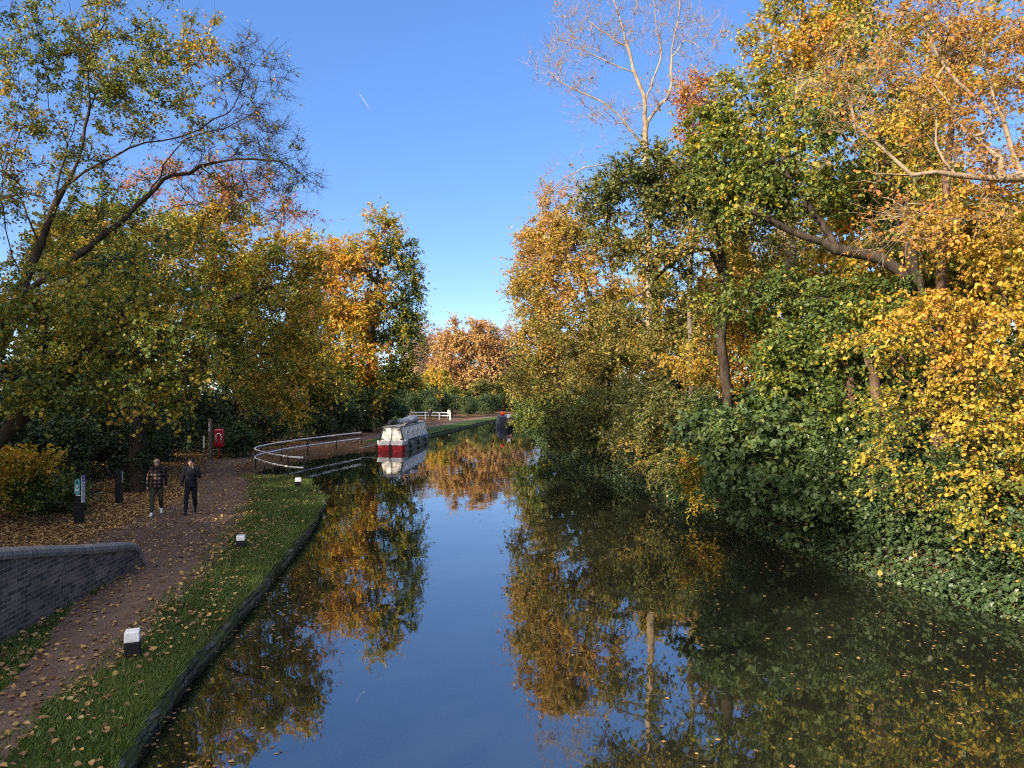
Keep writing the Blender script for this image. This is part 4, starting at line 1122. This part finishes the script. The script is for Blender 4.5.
s = MB(); s.loft([[(x, y, z) for x, z in cab] for y in (.5, 13.0)]); cb_ = s.build('cabin', M_cream, r)
s = MB(); s.loft([[(x * 1.02, y, .835 + (z - .8) * 1.005) for x, z in cab[2:]] + [(-.70, y, 1.845), (.70, y, 1.845)] for y in (.44, 13.06)]); s.build('roof', M_roofgrey, cb_)
for sx_ in (-1, 1):
    s = MB(); s.tube([(sx_ * .875, .47, .88), (sx_ * .655, .47, 1.88)], .055, 4); s.build('corner_post', M_green, cb_)
s = MB(); s.box((0, .47, 1.38), (.035, .05, 1.0)); s.build('door_joint', M_black, cb_)
for sx_ in (-1, 1):
    for zz in (1.68, 1.0):
        s = MB(); s.box((sx_ * (.52 if zz > 1.5 else .70), .485, zz), (.2, .03, .07), 0, .005); s.build('hinge', M_black, cb_)
for y in (2.4, 4.9, 7.3, 9.6, 11.6):
    for sx_ in (-1, 1):
        wn = MB(); xo = .5 * (.90 + .67) + .012
        wn.box((sx_ * (xo - .0), y, 1.42), (.10, .34, .26), 0, .02)
        f_ = wn.build('window', M_rail, cb_)
        MB().box((sx_ * (xo + .047), y, 1.42), (.02, .27, .19)).build('pane', M_glass, f_)
s = MB(); s.loft([[(x, y, .64), (x, y, .82), (x - .035, y, .82), (x - .035, y, .64)] for x, y in [(1.055, 1.5), (1.055, 13.1)]]); s.build('gunwale_strip', M_slate, r)
s = MB()
for y in (3.0, 7.0, 11.0): s.tube([(1.09, y, .75), (1.11, y, .2)], .09, 10)
s.build('side_fenders', M_slate, r)
for y0, x0, yb, xb in ((.6, -1.0, -1.2, -2.0), (14.6, -.8, 17.0, -1.55)):
    s = MB(); s.tube([(x0, y0, .7), ((x0 + xb) / 2, (y0 + yb) / 2, .5), (xb, yb, .45)], .03, 6); s.build('mooring_rope', M_tarp, r)
s = MB(); s.tube([(-.35, 1.6, 1.9), (-.35, 1.6, 2.35)], .07, 10); s.build('chimney', M_black, r)
# load on the roof
mw_r = (np.array([-8.95, 56.6, 0]))


def on_roof(x, y): return mw_r + np.array([x + .028 * y, y, 1.955])


def bundle(name, label, x, y, sx_, sy_, sz_, mat, seed):
    rgx = np.random.default_rng(seed); p = on_roof(x, y); s = MB()
    for _ in range(6): s.ball((rgx.uniform(-.35, .35) * sx_, rgx.uniform(-.35, .35) * sy_, sz_ * rgx.uniform(.25, .45)), (sx_ * rgx.uniform(.25, .4), sy_ * rgx.uniform(.25, .4), sz_ * rgx.uniform(.4, .6)), 12)
    s.box((0, 0, .05), (sx_ * .8, sy_ * .8, .1), 0, .03)
    o = s.build(name, mat, None, .05); o.location = p
    tag(o, label, 'bundle')


bundle('tarpaulin_bundle', 'pale grey tarpaulin bundle in the middle of the narrowboat roof', -.1, 5.2, 1.1, 2.2, .5, M_tarp, 3)
bundle('tarpaulin_bundle', 'blue-grey tarpaulin heap towards the bow on the narrowboat roof', .1, 8.6, 1.2, 2.4, .6, plain('bluish_tarp', (.27, .30, .36), .6, .3, 4), 4)
bundle('black_bag', 'black bag on the narrowboat roof just behind its stern doors', -.35, 2.4, .7, 1.0, .5, M_black, 5)
s = MB(); s.box((0, 0, .03), (.22, 4.2, .05), 0, .005); s.box((.02, .1, .085), (.2, 3.8, .05), .01, .005); o = s.build('gang_plank', M_wood); o.location = on_roof(.5, 4.4); tag(o, 'weathered gang plank along the right edge of the narrowboat roof', 'plank')
r2 = empty('plant_trough', on_roof(-.35, 3.9), 'small wooden trough of plants on the narrowboat roof', 'planter')
MB().box((0, 0, .11), (.3, .9, .2), 0, .01).build('trough', M_wood, r2)
rgx = np.random.default_rng(9); q = rgx.normal(size=(400, 3)) * np.array([.12, .34, .13]) + np.array([0, 0, .3]); q[:, 2] = np.maximum(q[:, 2], .2)
LV, LF, lt = leaves_mesh(rgx, q, rgx.normal(size=(400, 3)), rgx.normal(size=(400, 3)), rgx.uniform(.06, .12, 400), rgx.uniform(.2, .7, 400), False)
link('foliage', mesh_np('foliage', LV, LF, False, {'tone': lt}), r2, [M_LEAF['sycamore']])

# far boat, bow towards the camera
r = empty('narrowboat', (-.55, 94, 0), 'distant dark-hulled boat at the right bank with a pale pink cabin door', 'narrowboat', None, math.radians(3)); r.scale[2] = .82
s = MB(); s.loft([ring_hull(y, w_, -.4, z_) for y, w_, z_ in zip([0, .5, 1.4, 2.6, 4, 15], [.2, .8, 1.5, 2.0, 2.1, 2.1], [1.05, .98, .88, .8, .75, .72])]); s.build('hull', plain('dull_navy', (.012, .015, .026), .8, .3, 3, .2), r)
s = MB(); s.loft([[(x, y, z) for x, z in [(-.95, .72), (.95, .72), (.8, 1.85), (0, 1.95), (-.8, 1.85)]] for y in (4.2, 14)]); s.build('cabin', M_navy, r)
s = MB(); s.box((.35, 3.9, 2.0), (.4, .4, .55), .2, .05); s.build('cratch_cover', M_white, r)
s = MB(); s.box((.45, 4.1, 1.3), (.6, .1, .8), 0, .02); s.build('cabin_door', plain('faded_pink_paint', (.50, .22, .24), .5, .3, 3), r)
p = np.array([-1.15, 93.6, .0])
r3 = empty('mooring_buoy', (-1.15, 93.2, 2.05), 'round orange-red buoy hung at the bow of the distant boat', 'buoy')
s = MB(); s.ball((0, 0, 0), (.28, .28, .29), 18); s.build('float', M_orange, r3)
s = MB(); s.tube([(0, 0, .27), (.1, .05, .2), (.5, .25, -.4), (.66, .85, -1.0)], .02, 6); s.build('rope', M_white, r3)

# ------------------------------------------------------------------ people (local: facing -y)
M_skin = plain('skin', (.46, .29, .215), .5, .08, 20, .4, 0, .05)
M_hairb = plain('dark_hair', (.012, .009, .008), .6, .3, 60)
Mpl, nt, out = new_mat('checked_wool')
tc = nt.nodes.new('ShaderNodeTexCoord')


def bands(axis, scale, off_):
    sx2 = nt.nodes.new('ShaderNodeSeparateXYZ'); nt.links.new(tc.outputs['Object'], sx2.inputs[0])
    m1 = nt.nodes.new('ShaderNodeMath'); m1.operation = 'MULTIPLY_ADD'; m1.inputs[1].default_value = scale; m1.inputs[2].default_value = off_ + 50
    nt.links.new(sx2.outputs[axis], m1.inputs[0])
    m2 = nt.nodes.new('ShaderNodeMath'); m2.operation = 'FRACT'; nt.links.new(m1.outputs[0], m2.inputs[0])
    return ramp(nt, [(0, (0, 0, 0)), (.48, (0, 0, 0)), (.52, (1, 1, 1)), (1, (1, 1, 1))], m2.outputs[0])


ck = mix(nt, 1.0, bands(0, 8.5, .2), bands(2, 8.5, .1), 'MULTIPLY')
ck2 = mix(nt, .5, bands(0, 8.5, .2), bands(2, 8.5, .1))
cc = mix(nt, ck, mix(nt, ck2, (.012, .011, .013), (.055, .042, .042)), (.15, .105, .095))
principled(nt, out, cc, .95, None, .1)
M_olive = plain('olive_cloth', (.045, .05, .026), .9, .25, 12); M_ink = plain('ink_cloth', (.010, .012, .020), .9, .3, 10)
M_cap = plain('tan_cap', (.20, .155, .115), .9, .2, 20)


def hand(s, wrist, fwd, side, closed=.3):
    """palm, four unequal fingers and a thumb"""
    w_ = np.array(wrist); f = norm(np.array(fwd, float)); sd = norm(np.array(side, float)); dn = np.cross(f, sd)
    s.cap(w_, .024, w_ + f * .05, .027); s.cap(w_ + f * .05 + sd * .018, .020, w_ + f * .085 + sd * .02, .016); s.cap(w_ + f * .05 - sd * .018, .020, w_ + f * .085 - sd * .022, .015)
    for i, ln in enumerate((.062, .074, .069, .053)):
        a = w_ + f * .088 + sd * (.030 - .020 * i); b_ = a + (f + dn * closed * .6) * ln * .55; c_ = b_ + (f * .7 + dn * closed * 1.6) * ln * .5
        s.cap(a, .0095, b_, .0085, 8); s.cap(b_, .0085, c_, .007, 8)
    a = w_ + f * .025 + sd * .026; b_ = a + f * .03 + sd * .028; c_ = b_ + f * .034 + sd * .008
    s.cap(a, .012, b_, .010, 8); s.cap(b_, .010, c_, .008, 8)


def person(name, label, loc, rz, H, arms, legs, mats, hair='long', cap=False, voxel=.008, head_turn=(0, 0)):
    """arms/legs: dict side -> joints (local, for 1.72 m)"""
    r = empty(name, loc, label, 'person', None, rz); r.scale = (H / 1.72,) * 3
    s = MB()
    hc = np.array([head_turn[0] * .02, -.035, 1.60])
    s.ball(hc, (.074, .092, .112), 20); s.ball(hc + [0, -.03, -.055], (.054, .064, .06), 16)
    s.cap((0, .01, 1.40), .062, (0, -.012, 1.52), .052)
    s.cap(hc + [head_turn[0] * .03, -.088, .012], .011, hc + [head_turn[0] * .03, -.106, -.022], .015, 8)          # nose
    for sx_ in (-1, 1): s.ball(hc + [sx_ * .075, .01, -.005], (.012, .022, .032), 10)
    s.ball((0, 0, 1.27), (.155, .095, .17), 18); s.ball((0, 0, 1.08), (.13, .09, .14), 16); s.ball((0, .005, .93), (.155, .105, .12), 16)
    for sd, (sh, el, wr, hf, hs, cl) in arms.items():
        s.cap((sh[0] * .5, 0, 1.40), .06, sh, .055); s.cap(sh, .052, el, .040); s.cap(el, .040, wr, .026); hand(s, wr, hf, hs, cl)
    for sd, (hp, kn, an, toe) in legs.items():
        s.cap(hp, .085, kn, .055); s.cap(kn, .054, an, .036); s.cap(an, .036, np.array(an) * .6 + np.array(toe) * .4, .034); s.cap(np.array(an) + [0, .03, -.04], .034, toe, .026)
    body = s.build('body', M_skin, r, voxel)
    for sx_ in (-1, 1):
        e = MB(); e.ball(hc + [sx_ * .031 + head_turn[0] * .025, -.083, .012], (.013, .008, .008), 8); e.build('eye', M_hairb, r)
    e = MB(); e.ball(hc + [head_turn[0] * .025, -.092, -.052], (.026, .008, .008), 8); e.build('mouth', plain('lip', (.30, .11, .10), .5, .1), r)
    # jacket
    s = MB(); s.ball((0, 0, 1.27), (.19, .128, .20), 18); s.ball((0, 0, 1.08), (.178, .126, .18), 16); s.ball((0, .005, .94), (.19, .135, .13), 16)
    s.tube([(0, 0, .99), (0, 0, .84)], [.165, .175], 16); s.cap((0, .01, 1.41), .085, (0, .008, 1.46), .075)
    for sd, (sh, el, wr, hf, hs, cl) in arms.items():
        s.cap((sh[0] * .4, 0, 1.40), .078, sh, .078); s.cap(sh, .076, el, .062); s.cap(el, .062, np.array(el) * .06 + np.array(wr) * .94, .045)
    s.build('jacket', mats['jacket'], r, voxel * 1.3)
    s = MB(); s.ball((0, .005, .91), (.165, .118, .12), 16)
    for sd, (hp, kn, an, toe) in legs.items():
        s.cap(hp, .10, kn, .074); s.cap(kn, .072, np.array(an) + [0, 0, .01], .056)
    s.build('trousers', mats['trousers'], r, voxel * 1.3)
    for sd, (hp, kn, an, toe) in legs.items():
        an, toe = np.array(an), np.array(toe)
        s = MB(); s.cap(an + [0, .03, -.035], .047, toe, .040); s.cap(an + [0, .005, -.005], .046, an * .45 + toe * .55 + [0, 0, .005], .044); s.build('shoe', mats['shoe'], r, voxel)
    s = MB(); s.ball(hc + [0, .014, .036], (.086, .100, .098), 18)
    if hair == 'long':
        for sx_ in (-1, 1): s.cap(hc + [sx_ * .068, .0, -.0], .034, hc + [sx_ * .10, -.05, -.24], .040)
        s.cap(hc + [0, .07, .0], .05, hc + [0, .085, -.22], .055)
    else:
        s.cap(hc + [0, .07, .0], .05, hc + [0, .07, -.09], .042)
    s.build('hair', mats['hair'], r, voxel)
    if cap:
        s = MB(); s.ball(hc + [0, .008, .052], (.092, .104, .082), 18); s.ball(hc + [0, -.10, .05], (.07, .07, .012), 14); s.build('cap', M_cap, r, voxel)
    return r


LEGS = {'l': ((.085, 0, .9), (.12, -.20, .50), (.13, -.30, .10), (.14, -.46, .035)), 'r': ((-.085, 0, .9), (-.10, -.02, .49), (-.10, .26, .19), (-.105, .15, .04))}
LEGS2 = {'l': ((.085, 0, .9), (.10, -.02, .49), (.10, .26, .19), (.105, .15, .04)), 'r': ((-.085, 0, .9), (-.12, -.20, .50), (-.13, -.30, .10), (-.14, -.46, .035))}
HANG = lambda sg, y: ((sg * .18, 0, 1.40), (sg * .25, .05 + y * .3, 1.13), (sg * .25, -.06 + y, .90), (0, -.12, -1), (0, -1, 0), .5)
p = on(157, 515, .47); p[2] = left_z(p[0], p[1])
person('person', 'walker in a checked black and pink jacket and tan cap with white shoes', p, .35, 1.74, {'l': HANG(1, .13), 'r': HANG(-1, -.16)}, LEGS2,
       {'jacket': Mpl, 'trousers': M_olive, 'shoe': M_white, 'hair': M_hairb}, 'long', True, head_turn=(-.4, 0))
p = on(191, 513.5, .47); p[2] = left_z(p[0], p[1])
person('person', 'walker all in dark navy with one hand raised to the face', p, .3, 1.74,
       {'l': ((.18, 0, 1.40), (.25, -.10, 1.16), (.085, -.20, 1.42), (-.35, .25, 1), (-.4, -1, 0), .8), 'r': HANG(-1, -.15)}, LEGS2,
       {'jacket': M_ink, 'trousers': M_ink, 'shoe': M_black, 'hair': M_hairb}, 'short', False, head_turn=(-.3, 0))
p = on(430, 421, .5); p[2] = left_z(p[0], p[1])
person('person', 'tiny figure in dark clothes on the towpath near the distant white railing', p, .2, 1.72, {'l': HANG(1, 0), 'r': HANG(-1, .05)}, LEGS,
       {'jacket': M_ink, 'trousers': M_ink, 'shoe': M_black, 'hair': M_hairb}, 'short', False, voxel=.02)
p = on(449, 419.5, .5); p[2] = left_z(p[0], p[1])
person('person', 'tiny figure in a pale coat at the end of the distant white railing', p, -.2, 1.72, {'l': HANG(1, 0), 'r': HANG(-1, .05)}, LEGS2,
       {'jacket': plain('pale_coat', (.42, .36, .30), .9, .2), 'trousers': plain('grey_cloth', (.12, .12, .12), .9, .2), 'shoe': M_black, 'hair': M_hairb}, 'short', False, voxel=.02)

# ------------------------------------------------------------------ grass, fallen leaves, floating leaves
rg = np.random.default_rng(21)
n = 280000
y = 5.5 * (36 / 5.5) ** rg.uniform(0, 1, n)
x = ex(y) - np.where(rg.uniform(0, 1, n) < .05, rg.uniform(-.06, .15, n), rg.uniform(-.04, 5.2, n))
g = region(x, y) == 2
fringe = (~g) & (x > plx(y) - .6) & (x < prx(y) + .5) & (rg.uniform(0, 1, n) < .12) & (np.abs(x - prx(y)) < .35)
tuft = .5 + .35 * patches(rg, np.stack([x, y, x * 0], -1), 3.0) + .45 * patches(rg, np.stack([x, y, x * 0], -1), 1.1)
keep = (g & (rg.uniform(0, 1, n) < np.clip(-.05 + 1.35 * tuft, .05, 1))) | fringe
x, y, tuft = x[keep], y[keep], tuft[keep]; n = len(x)
z = left_z(x, y) - .005
hgt = rg.uniform(.03, .075, n) * (.6 + .8 * tuft) * (1 + y / 45) * (1 + .7 * np.exp(-np.maximum(ex(y) - x, 0) / .12))
a = rg.uniform(0, 6.28, n); wd_ = rg.uniform(.004, .008, n) * (1 + y / 14)
lean = rg.normal(size=(n, 2)) * .55; lean[:, 0] += .3 * np.exp(-np.maximum(ex(y) - x, 0) / .10)
bx = np.stack([np.cos(a) * wd_, np.sin(a) * wd_, a * 0], -1); p0 = np.stack([x, y, z], -1)
tip = p0 + np.stack([lean[:, 0] * hgt, lean[:, 1] * hgt, hgt], -1)
V_ = np.stack([p0 - bx, p0 + bx, tip], 1).reshape(-1, 3)
tone = np.clip(.45 + .3 * patches(rg, p0, 1.1) + rg.normal(size=n) * .15, 0, 1)
M_grass = leaf_mat('grass_blade', [(0, (.07, .085, .028)), (.45, (.095, .148, .034)), (.8, (.155, .195, .048)), (1, (.26, .24, .08))], .3, .5)
tag(link('grass', mesh_np('grass', V_, [np.arange(3 * n).reshape(-1, 3)], False, {'tone': tone}), None, [M_grass]), kind='stuff')

n = 280000
y = 5.5 * (62 / 5.5) ** rg.uniform(0, 1, n)
x = ex(y) - rg.uniform(0, 1, n) ** 1.1 * 21
rgn = region(x, y)
edge = np.minimum(np.abs(x - prx(y)), np.abs(x - plx(y)))
pat = .5 + .5 * patches(rg, np.stack([x, y, x * 0], -1), 1.4)
wgt = np.where(rgn == 0, .95, np.where(rgn == 1, .02 + .17 * np.exp(-edge / .35) + .04 * (pat > .6) + .06 * np.clip((y - 11) / 12, 0, 1) * (y < 27), .02 + .10 * np.clip(pat - .4, 0, 1) * 2 + .14 * np.exp(-edge / .45)) * np.clip(y / 15, .45, 1.3))
wgt = np.where((rgn != 1) & (y < 17.5) & (x < plx(y) + .1) & (x > -9), .10, wgt)
keep = (rg.uniform(0, 1, n) < wgt) & ~((x > -8.6) & (x < -6.9) & (y < 17.2) & (x < np.interp(y, [2, 9, 11.4, 17.2], [-7.05, -7.45, -7.68, -8.2]) + .02))
keep &= ~((rgn == 0) & (plx(y) - x > 7) & (rg.uniform(0, 1, n) < .5))
x, y = x[keep], y[keep]; n = len(x)
turf = region(x, y) == 2
pos = np.stack([x, y, left_z(x, y) + .012 + rg.uniform(0, .025, n) + turf * rg.uniform(.01, .05, n)], -1)
ax = norm(np.stack([rg.normal(size=n), rg.normal(size=n), rg.normal(size=n) * .22], -1))
nr = norm(np.stack([rg.normal(size=n) * .35, rg.normal(size=n) * .35, np.ones(n)], -1))
tone = np.clip(rg.beta(2, 2, n), 0, 1)
LV, LF, lt = leaves_mesh(rg, pos, ax, nr, rg.uniform(.035, .085, n) * (1 + y / 80), tone, True)
M_litter = leaf_mat('fallen_leaf', [(0, (.10, .05, .028)), (.3, (.22, .12, .055)), (.55, (.38, .23, .095)), (.75, (.44, .29, .09)), (.9, (.50, .38, .17)), (1, (.46, .40, .08))], .15, .6)
tag(link('fallen_leaves', mesh_np('fallen_leaves', LV, LF, False, {'tone': lt}), None, [M_litter]), kind='stuff')

n = 2800
y = 6.5 * (75 / 6.5) ** rg.uniform(0, 1, n)
u = rg.uniform(0, 1, n); l_, r_ = ex(y) + .1, rx_(y) - .1
x = l_ + (r_ - l_) * np.where(rg.uniform(0, 1, n) < .72, 1 - .62 * u ** 1.5, .16 * u ** 1.8)
pat = patches(rg, np.stack([x * .8, y * .5, x * 0], -1), 1.3)
keep = (pat > -.05) | (rg.uniform(0, 1, n) < .18); x, y = x[keep], y[keep]; n = len(x)
pos = np.stack([x, y, np.full(n, WATER_Z + .006) + rg.uniform(0, .004, n)], -1)
ax = norm(np.stack([rg.normal(size=n), rg.normal(size=n), np.zeros(n)], -1)); nr = norm(np.stack([rg.normal(size=n) * .06, rg.normal(size=n) * .06, np.ones(n)], -1))
LV, LF, lt = leaves_mesh(rg, pos, ax, nr, rg.uniform(.035, .085, n), np.clip(rg.beta(2, 2, n), 0, 1), False)
tag(link('floating_leaves', mesh_np('floating_leaves', LV, LF, False, {'tone': lt}), None, [M_litter]), kind='stuff')

# short vapour trail high in the sky
q0, q1 = at(359, 93, 4200), at(370, 109, 4200)
s = MB(); s.tube([q0 + (q1 - q0) * t for t in (0, .2, .5, .8, 1)], [.2, .6, 1.0, .7, .2], 8)
tag(s.build('vapour_trail', plain('vapour', (.36, .40, .46), 1, .02)), 'short white vapour trail in the blue sky above the left trees', 'vapour trail')
